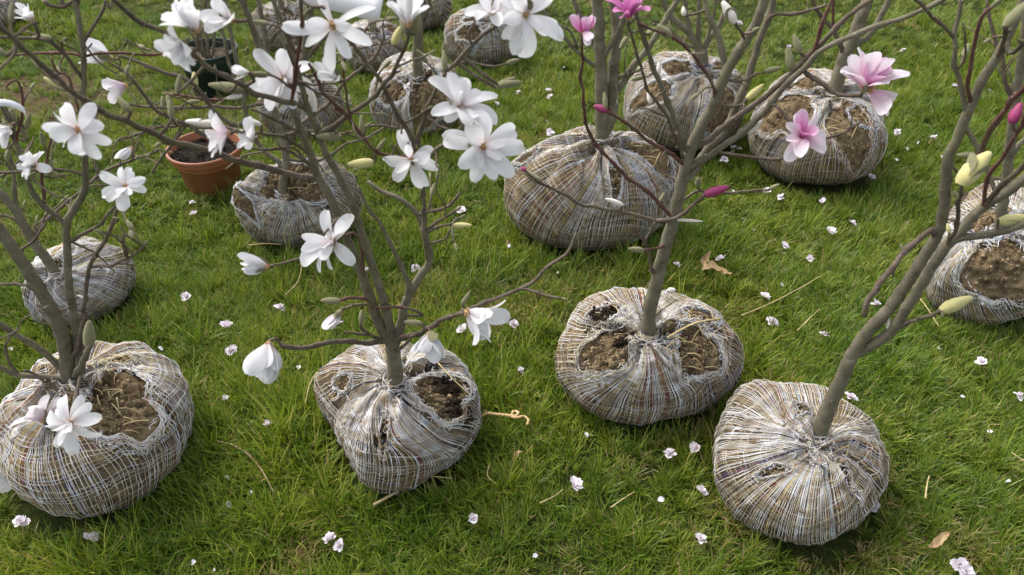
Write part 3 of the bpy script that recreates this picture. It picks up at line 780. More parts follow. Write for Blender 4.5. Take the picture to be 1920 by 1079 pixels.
C.br([(977, 540), (1000, 546), (1017, 553), (1053, 560)], 3.5, 3, -0.03, 'twig', budk=0.012)
C.br([(735, 640), (720, 640), (683, 643), (650, 640), (613, 643), (580, 651), (557, 653), (527, 648)], 6.5, 4.5, -0.2, 'twig')
C.br([(752, 595), (793, 592), (775, 582), (757, 577)], 3, 2.5, -0.03, 'twig')
C.br([(757, 577), (735, 576), (710, 577), (697, 570), (683, 563), (663, 560), (637, 565)], 3.4, 3, -0.1, 'redtwig')
C.br([(700, 573), (680, 571), (660, 573), (643, 581)], 3, 3, -0.04, 'twig')
C.br([(720, 640), (705, 632), (693, 627), (677, 617), (678, 606)], 4, 3.4, -0.06, 'twig')
C.br([(693, 627), (670, 626), (645, 622)], 3, 2, -0.03, 'twig')
C.br([(740, 665), (755, 650), (775, 632), (788, 622)], 4, 3, -0.1, 'twig')
C.br([(683, 527), (672, 445), (650, 440), (627, 443)], 3.5, 3, -0.1, 'redtwig', loose=False)
C.br([(645, 400), (632, 415), (613, 433), (608, 440)], 3.5, 3, -0.12, 'twig')
C.br([(640, 480), (600, 476), (560, 485), (530, 494), (507, 498)], 3, 2.6, -0.1, 'twig')
C.br([(783, 403), (800, 398), (833, 390), (850, 380), (862, 362)], 4, 3, -0.03, 'twig')
C.br([(797, 432), (820, 416), (840, 405), (857, 393)], 3.4, 2.8, -0.06, 'twig', budk=0.018)
C.br([(800, 436), (825, 425), (845, 420), (862, 410)], 3.2, 2.6, -0.03, 'twig', budk=0.02)
C.br([(803, 457), (822, 453), (837, 447), (843, 432)], 3, 2.4, -0.04, 'twig', budk=0.012)
C.br([(590, 335), (560, 331), (517, 320), (440, 300), (383, 280), (333, 267), (300, 253), (233, 230), (187, 207), (133, 170), (110, 150), (43, 90), (0, 47), (-60, -10)], 8, 5, -0.42, 'twig')
C.br([(575, 208), (567, 203), (520, 187), (483, 173), (433, 150), (393, 130), (357, 97), (300, 57), (253, 33), (213, 0), (170, -40)], 6.5, 4.5, -0.3, 'twig')
C.br([(600, 255), (630, 233), (663, 210), (703, 180), (730, 143), (753, 103), (768, 62)], 6, 4, -0.16, 'twig')
C.br([(793, 330), (787, 290), (787, 250), (800, 213), (817, 170), (833, 140), (867, 103), (907, 63), (953, 37), (978, 24)], 4.5, 3.5, -0.15, 'twig')
C.br([(793, 320), (780, 285), (770, 257), (757, 233), (733, 193), (713, 150), (690, 120), (673, 97), (640, 60)], 5, 4, -0.12, 'twig')
C.br([(775, 300), (733, 293), (703, 283), (683, 260), (663, 233), (620, 187), (603, 167), (580, 120)], 4, 3.4, -0.1, 'redtwig')
C.br([(663, 235), (653, 207), (647, 165), (643, 133), (640, 95)], 3, 2.6, -0.06, 'redtwig')
C.br([(545, 190), (553, 140), (562, 87), (565, 43), (563, -10)], 5, 4, -0.15, 'redtwig')
C.br([(583, 290), (540, 262), (500, 252), (450, 246), (440, 243)], 4, 3, -0.15, 'twig')
C.br([(600, 340), (570, 300), (530, 283), (480, 280), (440, 270)], 4.5, 3, -0.12, 'twig')
C.br([(570, 250), (530, 232), (497, 216), (470, 205)], 4, 3, -0.1, 'twig')
# flowers
C.fl(628, 455, 78, (-.45, .1, .6), 'open', n=10, inner=5, droop=.45)
C.fl(505, 500, 62, (-1, .05, .2), 'closed', 'white', n=5, inner=3, scales=2)
C.fl(505, 640, 80, (-.1, -1, .25), 'tulip', n=8, inner=4, scales=1, droop=.1)
C.fl(872, 583, 88, (.85, -.35, .35), 'half', n=8, inner=3, scales=2, droop=.6)
C.fl(806, 622, 62, (.0, -1, .3), 'tulip', n=7, inner=3, scales=1)
C.fl(640, 582, 48, (-.6, -.8, .2), 'closed', 'faint', n=4, inner=2, scales=2)
C.fl(772, 300, 66, (.02, .05, 1), 'wide', n=6, inner=4, scales=1, droop=.2)
C.fl(862, 205, 84, (.3, .3, .75), 'open', n=10, inner=4, scales=1)
C.fl(905, 278, 88, (.1, .1, .9), 'open', n=9, inner=4, scales=2, droop=.45)
C.fl(985, 30, 88, (.1, -.15, .9), 'wide', n=9, inner=4, scales=1, droop=.35)
C.fl(765, 52, 72, (0, 1, .15), 'half', n=8, inner=4, scales=0)
C.bd(771, 66, 60, (0, 1, .2), 'fuzz', 1.9, yo=None)
C.fl(535, 150, 80, (-.2, .0, .9), 'open', n=8, inner=5, scales=1, droop=.35)
C.fl(626, 48, 92, (.0, -.15, .95), 'star', n=7, inner=2, scales=1, droop=.3)
C.fl(632, 150, 52, (-.2, .2, .8), 'half', n=7, inner=3, scales=1)
C.fl(468, 137, 34, (-.8, .1, .3), 'tulip', n=5, inner=3, scales=1)
C.fl(432, 250, 64, (-1, -.25, .4), 'half', 'faint', n=6, inner=4, scales=1, droop=.3)
C.fl(478, 262, 42, (-.3, .1, .8), 'half', n=7, inner=3, scales=1)
C.fl(150, 245, 76, (-.1, -.05, 1), 'wide', n=8, inner=5, scales=0, droop=.42, fwd=.07)
C.fl(372, 62, 84, (-.45, .75, .3), 'half', n=8, inner=4, scales=2)
C.fl(440, 40, 70, (-.3, .1, .6), 'half', n=6, inner=3, scales=1)
C.fl(925, 30, 62, (0, .4, .7), 'open', n=6, inner=3, scales=1)
C.fl(350, 78, 66, (-.35, -.5, .5), 'open', n=8, inner=3, scales=1, droop=.4)
for a in [(637, 565, 34, (-1, .05, .2)), (867, 570, 26, (.5, .8, .2)), (678, 606, 26, (.1, 1, .4), 'fuzz', 1.3), (790, 607, 32, (-.9, .1, .3)),
          (850, 424, 34, (1, .1, .1), 'yellow', .8), (770, 62, 40, (-.35, .9, .1), 'fuzz', 1.2), (460, 170, 64, (-1, .12, .2), 'fuzz', .8),
          (455, 178, 30, (-1, -.3, .2), 'cream'), (323, 222, 34, (-.15, 1, .1)), (333, 175, 34, (.2, 1, .2)), (245, 210, 36, (-.6, .7, .1)),
          (405, 232, 54, (-1, .05, .1), 'cream', .8, .5), (490, 235, 30, (-.8, .3, .2), 'cream'), (700, 305, 46, (-.8, -.1, .2), 'yellow', 1.0, .4), (640, 258, 44, (-1, .0, .2)),
          (680, 252, 34, (-.1, 1, .1)), (708, 282, 26, (.5, .7, .1)), (738, 85, 36, (.3, .9, .1), 'yellow'), (590, 210, 46, (-.1, 1, .2), 'cream', .8),
          (930, 165, 40, (.9, .45, .1)), (935, 160, 44, (.95, .05, .2)), (835, 132, 36, (-.1, 1, .1)), (430, 173, 24, (-.6, .6, .2)), (10, 105, 36, (-.8, .7, .2))]:
    C.bd(*a)
C.twigs(95, 0.03, 0.10, 0.0045, ymax=420)

# --- leaning sapling with two long stems on the gathered, striped ball
bE = Ball((1338, 708, 1664, 1020), 0.64, (1530, 838), holes=[(1586, 888, 14, 24, 8), (1506, 766, 22, 15, -20), (1448, 884, 26, 7, 5), (1530, 862, 6, 8)], outline=[(1415,710),(1380,735),(1360,770),(1345,810),(1340,860),(1342,905),(1355,940),(1380,970),(1420,995),(1470,1012),(1520,1018),(1560,1012),(1600,990),(1635,955),(1658,910),(1662,870),(1655,835),(1640,800),(1620,775),(1590,755),(1560,735),(1530,725),(1480,718),(1450,712)], seed=8, nw=250, nr=56, dirt=0.24, white=1.1, swirl=.12)
E = Tree('bare leaning magnolia sapling with swollen yellow buds on a tightly gathered striped net ball', bE, (1536, 812))
E.br([(1534, 815), (1552, 768), (1580, 707), (1596, 668)], 17.5, 14, 0.0, name='trunk')
E.br([(1595, 672), (1627, 623), (1667, 580), (1697, 537), (1727, 490), (1753, 450), (1767, 410), (1773, 350), (1780, 293), (1800, 247), (1820, 197), (1843, 147), (1867, 110), (1890, 67), (1913, 17), (1925, -30)], 14, 9, 0.02)
E.br([(1597, 670), (1650, 637), (1677, 613), (1700, 577), (1740, 513), (1773, 463), (1800, 437), (1827, 403), (1860, 377), (1887, 360), (1940, 322), (1990, 280)], 12, 10, -0.08)
E.br([(1750, 452), (1747, 430), (1723, 450), (1690, 480), (1660, 517), (1640, 547), (1624, 567), (1622, 594)], 6, 6.5, -0.08, 'twig')
E.br([(1677, 618), (1690, 614), (1710, 603), (1747, 590), (1763, 583)], 4.5, 4, -0.06, 'twig')
E.br([(1790, 447), (1820, 443), (1853, 440), (1890, 432), (1940, 415)], 9, 8, -0.05)
E.br([(1815, 210), (1807, 190), (1797, 133), (1790, 73), (1797, 33), (1803, -15)], 6, 4.5, 0.03)
E.br([(1790, 74), (1770, 50), (1747, 30), (1717, 0), (1690, -25)], 4, 3.4, 0.0, 'twig')
E.br([(1817, 200), (1815, 165), (1817, 147), (1827, 80), (1843, 30), (1860, 14)], 5, 3.6, -0.05, 'redtwig', budk=0.02)
E.br([(1800, 130), (1808, 115), (1812, 80), (1806, 50)], 2.4, 2, -0.03, 'twig', budk=0.01)
E.br([(1808, 240), (1830, 273), (1847, 307), (1863, 352), (1872, 372)], 6, 5, -0.06, 'bark')
E.br([(1840, 290), (1860, 243), (1897, 193), (1925, 160), (1960, 110)], 6.5, 5, -0.1, 'redtwig')
E.br([(1842, 385), (1853, 333), (1880, 297), (1900, 260), (1930, 200), (1950, 160)], 4.5, 4, -0.1, 'redtwig')
E.br([(1847, 388), (1867, 360), (1920, 312), (1960, 280)], 6, 5, -0.08, 'twig')
E.br([(1772, 463), (1790, 440), (1795, 410), (1800, 375), (1803, 350)], 5, 4.5, -0.1, 'twig')
E.br([(1885, 75), (1892, 100), (1910, 90), (1940, 60)], 6, 5, -0.05)
E.br([(1868, 110), (1880, 85), (1882, 60), (1884, 50)], 5, 5, -0.04, 'twig')
E.br([(1790, 300), (1800, 330), (1806, 372)], 3, 2.5, .02, 'twig')
E.bd(1763, 584, 58, (.85, .5, .2), 'yellow', 1.0, .42)
E.bd(1800, 348, 74, (.5, .85, .25), 'yellow', 1.05, .7)
E.bd(1884, 52, 58, (.6, .8, .2), 'fuzz', 1.1)
E.bd(1897, 232, 38, (.15, .9, .3), 'pink', 1.0, .4)
E.bd(1872, 416, 60, (1, .15, .2), 'yellow', .85, .5)
E.bd(1665, 618, 22, (-.1, 1, .3), 'cream'); E.bd(1780, 437, 18, (-.3, 1, .1), 'yellow'); E.bd(1725, 514, 12, (.3, .8, .2)); E.bd(1693, 470, 14, (-.4, .9, .1))
E.twigs(12, 0.01, 0.03, 0.01, .3, ymax=640, sub=False)

# --- pink-flowered sapling with a smooth grey trunk
bD = Ball((1038, 538, 1402, 798), 0.62, (1208, 628), holes=[(1136, 652, 57, 31, 40), (1307, 660, 50, 49, 0), (1310, 592, 46, 17, -15), (1135, 588, 34, 13, 20), (1255, 620, 24, 16, -20, .014)], outline=[(1120,548),(1085,575),(1055,610),(1042,645),(1042,680),(1052,715),(1075,745),(1105,770),(1150,788),(1190,797),(1230,790),(1290,780),(1330,770),(1360,745),(1385,715),(1397,685),(1395,660),(1385,635),(1360,605),(1330,575),(1290,562),(1240,545),(1190,537),(1155,538)], seed=5, nw=230, nr=52, dirt=0.26, darkpatch=[(1118, 600, 36), (1150, 575, 26), (1165, 640, 20)], white=1.0, swirl=-.1)
D = Tree('pink-flowered magnolia sapling with a smooth grey trunk rising from a straw-strewn ball', bD, (1215, 625))
D.br([(1215, 627), (1220, 573), (1233, 520), (1250, 453), (1263, 410), (1273, 370), (1280, 333), (1293, 287), (1313, 240), (1337, 197), (1360, 140), (1387, 93), (1413, 53), (1433, 0), (1445, -40)], 15.8, 10, 0.0, name='trunk')
D.br([(1285, 345), (1297, 325), (1330, 277), (1360, 243), (1380, 200), (1403, 143), (1420, 87), (1443, 27), (1455, -20)], 11, 7, 0.06)
D.br([(1278, 335), (1290, 315), (1330, 293), (1380, 257), (1410, 233), (1440, 203), (1470, 163), (1507, 130), (1533, 100), (1567, 80), (1633, 53), (1687, 37), (1740, 13), (1790, -15)], 8, 5, -0.08, 'bark')
D.br([(1305, 285), (1323, 267), (1377, 223), (1427, 187), (1480, 140), (1523, 97), (1540, 83), (1577, 43), (1600, 23), (1650, -10)], 7, 5, -0.02, 'twig')
D.br([(1527, 95), (1530, 87), (1540, 50), (1560, 0), (1568, -25)], 4.5, 4, -0.02, 'redtwig')
D.br([(1290, 290), (1287, 280), (1273, 243), (1253, 193), (1230, 137), (1210, 80), (1197, 43), (1190, 10)], 6.5, 5, -0.08, 'bark')
D.br([(1283, 310), (1267, 260), (1247, 210), (1223, 180), (1207, 143), (1193, 93), (1180, 53), (1178, 38)], 4, 3, -0.12, 'twig')
D.br([(1282, 315), (1253, 287), (1213, 263), (1173, 230), (1137, 210), (1130, 206)], 4.5, 3, -0.12, 'redtwig')
D.br([(1262, 405), (1240, 385), (1213, 360), (1167, 323), (1137, 293), (1107, 253), (1097, 217), (1093, 157), (1090, 103), (1092, 75)], 4.5, 3, -0.14, 'redtwig')
D.br([(1258, 412), (1233, 415), (1187, 403), (1133, 393), (1087, 383), (1047, 360), (1013, 343), (1003, 335)], 5, 3, -0.15, 'twig')
D.br([(1233, 415), (1267, 409), (1300, 383), (1325, 362)], 5, 3.6, -0.03, 'twig')
D.br([(1228, 520), (1223, 507), (1215, 475), (1210, 453), (1222, 430), (1227, 418)], 4, 3, -0.04, 'twig')
D.br([(1256, 455), (1235, 464), (1207, 470)], 3, 2.6, -0.05, 'redtwig')
D.br([(1210, 452), (1195, 438), (1187, 425)], 2.5, 2, -0.03, 'redtwig')
D.br([(1507, 132), (1513, 137), (1540, 157), (1573, 178), (1600, 180), (1615, 178)], 4.5, 4, -0.06, 'twig')
D.br([(1320, 282), (1345, 286), (1393, 293), (1440, 298), (1473, 296)], 3.4, 3, -0.05, 'twig')
D.br([(1440, 205), (1452, 196), (1470, 215), (1488, 248)], 3.4, 3.4, -0.06, 'twig')
D.br([(1498, 262), (1530, 262), (1560, 257), (1590, 245), (1615, 228)], 3, 2.6, -0.0, 'twig')
D.br([(1340, 195), (1340, 170), (1320, 130), (1290, 93), (1257, 67), (1227, 57), (1195, 42)], 4, 3, -0.08, 'redtwig')
D.br([(1358, 150), (1360, 123), (1347, 67), (1330, 30), (1318, -15)], 7, 5.5, 0.05, 'bark')
D.br([(1400, 75), (1393, 63), (1385, 52), (1378, 44)], 3, 3, -0.04, 'twig')
D.br([(1425, 70), (1447, 30), (1490, 27), (1550, 10)], 4, 3, 0.0, 'twig')
D.br([(1353, 205), (1380, 200), (1395, 190), (1400, 186)], 3, 3, -0.06, 'twig')
D.br([(1370, 157), (1400, 152), (1420, 140), (1436, 134)], 3, 2.4, -0.03, 'twig', budk=0.03)
D.br([(1258, 400), (1300, 360), (1330, 362), (1380, 360), (1430, 357)], 3, 2.4, .06, 'twig', budk=0.02)
D.fl(1618, 172, 88, (.12, .62, .6), 'half', 'blush', n=9, inner=4, scales=1, droop=.2)
D.fl(1628, 168, 74, (.6, -.5, .6), 'half', 'blush', n=3, inner=0, scales=0, stalk=False, droop=.4, fwd=.03)
D.fl(1500, 258, 66, (.02, .12, .9), 'open', 'blush', n=9, inner=4, scales=0, droop=.2)
D.fl(1180, 38, 58, (.0, .95, .3), 'open', 'magenta', n=9, inner=5, scales=2)
D.fl(1092, 66, 48, (.15, 1, .3), 'tulip', 'pink', n=4, inner=3, scales=0)
D.fl(1093, 58, 42, (.15, -.8, .4), 'closed', 'blush', n=2, inner=0, scales=0, stalk=False)
for a in [(1138, 208, 26, (-1, .3, .2), 'pink', 1.0, .5), (1136, 204, 30, (-.1, 1, .1), 'fuzz', .8), (1322, 366, 44, (.9, .35, .3), 'pink', .85, .55), (1310, 350, 20, (-.2, .6, .6), 'fuzz', 1.5),
          (1378, 44, 46, (-.55, .8, .2), 'cream', 1.2, .6), (1258, 70, 34, (-.7, .5, .2), 'fuzz', 1.3), (1012, 342, 38, (-.85, .55, .2), 'fuzz', 1.0), (985, 320, 10, (-.8, .5, .2), 'pink', 1.6),
          (1400, 186, 40, (.75, .6, .1), 'yellow', .8), (1500, 100, 36, (-.35, .9, .1)), (1485, 132, 42, (-.25, .95, .1)), (1207, 470, 30, (-1, .1, .2)), (1168, 385, 36, (-1, .35, .2), 'cream', .8),
          (1228, 130, 24, (-.6, .6, .3)), (1234, 140, 22, (.1, 1, .1), 'cream'), (1400, 250, 34, (.7, .5, .4), 'cream', .9), (1283, 30, 16, (-.2, .8, .3), 'cream', 1.5), (1236, 380, 20, (.4, .8, .2)), (1270, 413, 46, (1, -.05, .1), 'cream', .35),
          (1443, 355, 20, (.8, .4, .1), 'fuzz', 1.2), (1220, 195, 22, (-.2, 1, .1), 'cream', 1.3)]:
    D.bd(*a)
D.twigs(26, 0.015, 0.06, 0.005, .6, ymax=330, sub=False)

# --- many-stemmed sapling on the wide-open ball
bA = Ball((-18, 640, 362, 970), 0.64, (128, 706), holes=[(220, 756, 69, 62, 25, .03), (120, 760, 40, 30, 0, .02), (205, 672, 46, 16, 25, .01)], outline=[(215,642),(260,645),(300,660),(335,690),(350,725),(360,770),(358,810),(345,850),(320,890),(280,925),(240,950),(190,965),(140,968),(90,958),(50,935),(20,905),(-10,870),(-25,830),(-20,790),(0,755),(30,720),(80,680),(130,655),(180,642)], seed=13, nw=240, nr=58, dirt=0.15, white=.9, swirl=.05)
A = Tree('many-stemmed white magnolia on a ball whose net lies open over crumbly soil', bA, (130, 705))
A.br([(130, 718), (126, 690), (125, 662), (110, 610), (75, 545), (40, 490), (5, 440), (-40, 385), (-90, 330)], 16, 11, -0.04, name='trunk')
A.br([(138, 712), (150, 690), (145, 640), (140, 600), (128, 527), (127, 470), (125, 420), (140, 390), (157, 362), (160, 330), (159, 270), (157, 167), (157, 107), (153, 67), (140, 0), (132, -40)], 10, 5.5, 0.06)
A.br([(126, 430), (110, 408), (83, 387), (63, 363), (45, 320), (30, 270), (15, 225), (-5, 190)], 6, 4, -0.03)
A.br([(150, 690), (153, 640), (158, 590), (160, 560), (167, 503), (190, 460), (213, 417), (222, 375), (226, 362)], 5.5, 3.5, -0.08, 'twig')
A.br([(168, 505), (205, 500), (243, 483), (262, 470), (273, 457)], 3.4, 2.6, -0.05, 'twig', budk=0.014)
A.br([(128, 455), (143, 447), (180, 425), (207, 397), (220, 383)], 4.2, 3, 0.0, 'twig', budk=0.02)
A.br([(125, 700), (110, 687), (70, 650), (33, 630), (0, 608), (-50, 570)], 7, 6, -0.05)
A.br([(115, 710), (37, 703), (0, 690), (-50, 672)], 7, 5.5, -0.08)
A.br([(112, 695), (140, 660), (153, 613), (160, 590)], 5, 4, -0.02, 'twig')
A.br([(150, 715), (150, 690), (158, 672), (168, 650)], 8, 6, -0.12, 'bark')
A.br([(140, 715), (152, 700), (143, 737), (137, 763), (134, 792)], 4, 3.4, -0.16, 'twig')
A.br([(128, 722), (90, 760), (60, 800), (40, 842), (15, 870), (-10, 900)], 4.5, 4, -0.1, 'twig')
A.br([(40, 842), (65, 820), (90, 800)], 3.6, 3.4, -0.05, 'twig')
A.br([(125, 705), (100, 720), (60, 700), (45, 695)], 5, 3, -0.05, 'twig')
A.br([(37, 700), (10, 660), (20, 630), (38, 615)], 3, 2.4, -0.03, 'twig')
A.br([(158, 330), (120, 318), (60, 320), (20, 325), (-30, 320)], 3.4, 3, -0.05, 'twig')
A.br([(100, 585), (60, 540), (40, 535), (0, 533)], 4, 3, -0.03, 'twig')
A.br([(60, 520), (30, 480), (60, 455), (80, 430), (84, 420)], 3.4, 2.6, .05, 'twig')
A.br([(158, 245), (130, 150), (110, 140), (95, 110)], 3, 2.4, 0.0, 'redtwig')
A.br([(158, 150), (135, 118), (100, 82), (60, 72), (0, 70), (-40, 64)], 4, 3.4, -0.1, 'twig')
A.br([(157, 110), (180, 101), (217, 100), (273, 103), (320, 100)], 3, 2.6, .05, 'redtwig')
A.br([(157, 110), (135, 101), (90, 100), (53, 101), (20, 105)], 3, 2.4, 0, 'redtwig')
A.br([(155, 85), (175, 50), (190, 22), (200, -10)], 3.4, 2.8, .02, 'twig')
A.br([(30, 265), (42, 190), (30, 150), (10, 165)], 3, 2.4, -0.05, 'redtwig')
A.br([(80, 383), (78, 330), (85, 300), (100, 250)], 3.2, 2.4, 0.0, 'redtwig')
A.br([(47, 320), (90, 360), (120, 372)], 2.6, 2, -0.04, 'twig')
A.br([(30, 268), (15, 245), (25, 230)], 3, 2.6, -0.04, 'twig')
A.fl(238, 350, 52, (.05, .1, .9), 'open', n=10, inner=5, scales=0, droop=.3)
A.fl(68, 312, 44, (-.3, .3, .7), 'open', n=8, inner=4, scales=1, droop=.3)
A.fl(22, 235, 46, (-.5, -.5, .5), 'half', n=7, inner=3, scales=2, droop=.3)
A.fl(84, 792, 66, (-.4, .55, -.1), 'open', 'faint', n=10, inner=3, scales=2)
A.fl(133, 792, 62, (.05, -.1, .95), 'wide', n=12, inner=4, scales=0, droop=.25)
A.fl(8, 862, 60, (.3, .1, .9), 'wide', n=9, inner=4, scales=1, droop=.4)
A.fl(64, 42, 44, (-.2, .4, .6), 'half', n=6, inner=3, scales=1)
A.fl(84, 6, 36, (.2, .5, .5), 'half', n=6, inner=3, scales=1)
for a in [(168, 652, 52, (.1, 1, .25), 'fuzz', 1.1), (97, 73, 34, (-1, .1, .1)), (25, 240, 36, (.1, .9, .3), 'fuzz', 1.3), (92, 330, 34, (.15, 1, .2), 'fuzz', 1.2), (50, 262, 30, (-.2, .9, .2)),
          (50, 242, 30, (.3, .9, .2)), (135, 168, 30, (-1, .05, .2)), (110, 162, 28, (-.8, .5, .2), 'yellow'), (115, 10, 34, (.1, .9, .3)), (208, 15, 24, (.3, .7, .2)), (160, 560, 14, (-.7, .4, .4), 'cream')]:
    A.bd(*a)
A.twigs(60, 0.03, 0.10, 0.0045, .6, ymax=640)

# --- small sapling with its trunk bent to one side out of the netting, beyond the wide-open ball
bB = Ball((38, 443, 257, 620), 0.70, (106, 508), holes=[(104, 496, 16, 12, 10, .012)], outline=[(85,470),(60,495),(42,535),(40,575),(60,600),(95,612),(130,617),(165,605),(200,590),(235,565),(252,530),(255,500),(245,475),(215,465),(185,455),(160,445),(125,455)], seed=21, nw=200, nr=46, dirt=0, white=1.5, swirl=.2)
B = Tree('slender magnolia sapling with trunk bent sideways out of a fully closed white net', bB, (104, 512))
B.br([(108, 518), (95, 497), (73, 468), (43, 420), (33, 400), (7, 370), (-40, 330)], 11, 8, 0.0, name='trunk')
B.br([(45, 425), (30, 380), (25, 330), (10, 260), (-10, 200)], 5, 3, 0.05)
B.br([(60, 450), (80, 420), (120, 385), (150, 360), (200, 320), (280, 290), (300, 280)], 4, 2.6, .08, 'twig')
B.br([(45, 425), (20, 408), (-20, 400)], 3.5, 3, 0, 'twig')
B.twigs(24, 0.04, 0.12, 0.005, .6)

# --- thick two-trunked sapling on the biggest ball
bF = Ball((938, 240, 1282, 470), 0.66, (1132, 262), holes=[(1222, 292, 62, 17, -24, .012), (1150, 345, 13, 30, 15, .014), (985, 294, 24, 6, 12, .01)], outline=[(1010,262),(975,280),(950,310),(940,345),(945,380),(965,415),(990,440),(1030,460),(1090,470),(1150,465),(1200,452),(1240,430),(1265,395),(1280,350),(1278,320),(1260,290),(1220,265),(1170,250),(1120,240),(1060,250)], seed=31, nw=230, nr=54, dirt=0.12, white=.8, swirl=-.12)
F_ = Tree('stout two-trunked magnolia sapling on the biggest root ball', bF, (1130, 258))
F_.br([(1127, 262), (1127, 230), (1128, 200), (1127, 133), (1123, 67), (1120, 0), (1118, -40)], 14.5, 12, 0.0, name='trunk')
F_.br([(1145, 258), (1147, 213), (1150, 133), (1157, 60), (1150, 0), (1145, -40)], 13, 11, 0.06)
F_.br([(1124, 118), (1138, 95), (1157, 67), (1170, 33), (1178, -10)], 7, 6, -0.06)
F_.br([(1122, 128), (1113, 123), (1083, 97), (1060, 73), (1033, 40), (1010, 10)], 5, 4, -0.03)
F_.br([(1150, 190), (1160, 167), (1187, 123), (1213, 93), (1250, 33), (1270, 0), (1280, -30)], 8, 6, 0.1)
F_.br([(1122, 110), (1103, 60), (1085, 25), (1070, -15)], 6, 5, 0.05)
F_.br([(1158, 150), (1180, 140), (1205, 128)], 3, 2, -.02, 'twig')
F_.br([(1085, 98), (1070, 60), (1045, 45)], 3, 2.4, -.02, 'twig')
F_.twigs(14, 0.03, 0.12, 0.007, .5)

# --- sapling branching like a candelabra right at the ball
bG = Ball((1163, 96, 1404, 280), 0.70, (1314, 128), holes=[(1213, 178, 44, 16, 15, .016), (1352, 206, 34, 34, -20, .02), (1268, 120, 32, 17, 5, .02), (1350, 125, 20, 14, 0, .015)], outline=[(1205,120),(1175,165),(1163,190),(1170,215),(1185,250),(1205,270),(1240,280),(1290,283),(1340,275),(1375,255),(1395,225),(1402,190),(1398,160),(1380,135),(1350,110),(1310,98),(1270,95),(1235,100)], seed=37, nw=176, nr=44, dirt=0.03, white=1.1)
G = Tree('magnolia sapling forking into many stems just above its ball', bG, (1314, 120))
G.br([(1315, 128), (1315, 110), (1314, 95)], 17, 14, 0.0, name='trunk')
G.br([(1312, 100), (1293, 63), (1260, 33), (1243, 0), (1235, -30)], 8, 5, 0.0)
G.br([(1300, 75), (1290, 45), (1285, 15), (1282, -20)], 6, 4, 0.03)
G.br([(1314, 100), (1310, 67), (1310, 10), (1312, -30)], 6, 4, 0.0)
G.br([(1318, 100), (1327, 77), (1353, 40), (1363, 0), (1370, -30)], 7, 5, 0.02)
G.br([(1318, 98), (1330, 60), (1340, 20), (1342, -20)], 4, 3, -0.02)
G.br([(1310, 95), (1280, 80), (1255, 55), (1225, 45)], 4, 3, .03)
G.twigs(12, 0.03, 0.12, 0.007, .4)

# --- sapling with leaning trunk on the ball with the wide window of soil
bH = Ball((1403, 128, 1664, 348), 0.70, (1560, 176), holes=[(1474, 205, 48, 30, 8, .022), (1598, 246, 33, 38, 15, .022), (1520, 150, 46, 17, 8, .02), (1618, 210, 22, 16, 0, .015)], outline=[(1460,150),(1425,185),(1405,220),(1403,260),(1410,290),(1440,320),(1480,340),(1530,347),(1580,345),(1630,330),(1655,295),(1662,250),(1655,215),(1640,185),(1600,155),(1560,132),(1520,128),(1485,135)], seed=43, nw=190, nr=48, dirt=0.05, white=1.2)
H = Tree('leaning magnolia sapling on a ball with the soil bare in wide windows of net', bH, (1565, 172))
H.br([(1564, 178), (1570, 153), (1583, 107), (1600, 70), (1617, 27), (1627, 0), (1640, -40)], 15, 12, 0.05, name='trunk')
H.br([(1598, 85), (1613, 80), (1637, 57), (1667, 0), (1680, -30)], 7, 6, 0.05)
H.br([(1582, 110), (1580, 97), (1563, 57), (1537, 27), (1523, 0), (1515, -30)], 5, 4, -0.03, 'twig')
H.br([(1565, 60), (1562, 40), (1563, 0)], 3, 3, 0, 'redtwig')
H.twigs(8, 0.03, 0.1, 0.007, .4)

# --- sapling half hidden by the leaning one
bI = Ball((1728, 330, 1990, 606), 0.72, (1868, 432), holes=[(1880, 502, 40, 36, 10, .025), (1838, 398, 58, 36, -10, .02)], outline=[(1800,375),(1760,430),(1738,480),(1728,520),(1735,560),(1755,585),(1800,600),(1850,606),(1900,600),(1950,580),(1985,540),(1990,480),(1975,420),(1940,370),(1900,345),(1850,340)], seed=47, nw=200, nr=50, dirt=0, white=1.4, swirl=.1)
I_ = Tree('magnolia sapling on a ball with one neat round opening in its white net', bI, (1872, 425))
I_.br([(1872, 440), (1880, 385), (1888, 330), (1895, 265), (1905, 180), (1920, 80), (1930, -20)], 11, 8, 0.05, name='trunk')
I_.br([(1890, 310), (1905, 280), (1940, 240)], 6, 5, .02)
I_.br([(1903, 200), (1885, 160), (1880, 110), (1862, 60), (1850, 0)], 5, 3.4, .08, 'twig')
I_.twigs(8, 0.03, 0.1, 0.007, .4)

# --- sapling beside the terracotta pot
bJ = Ball((438, 298, 684, 460), 0.72, (540, 350), holes=[(548, 345, 82, 36, -4, .022), (455, 385, 16, 36, 10, .004)], outline=[(470,325),(445,350),(438,385),(445,415),(465,440),(500,455),(545,460),(600,455),(640,440),(670,410),(682,370),(675,335),(640,310),(590,300),(540,300),(500,308)], seed=53, nw=190, nr=46, dirt=0.08, white=1.5)
J = Tree('magnolia sapling on an open-topped ball beside the terracotta pot', bJ, (530, 352))
J.br([(528, 362), (532, 335), (537, 300), (530, 260), (520, 233), (512, 190), (505, 140), (500, 90), (490, 30), (480, -20)], 10, 5, 0.08, name='trunk')
J.br([(535, 312), (517, 300), (500, 287), (480, 262), (462, 215), (455, 160), (440, 100), (430, 50), (420, -10)], 6, 4, 0.05)
J.br([(532, 285), (545, 262), (555, 240), (590, 215), (620, 190), (650, 150), (700, 110), (720, 70)], 5, 3, 0.1, 'twig')
J.br([(512, 200), (490, 195), (450, 203), (400, 200), (340, 203), (270, 200), (230, 195)], 4, 2.6, 0.0, 'twig')
J.br([(508, 160), (480, 150), (440, 180), (400, 188), (350, 180), (310, 175)], 3.4, 2.4, 0.02, 'redtwig')
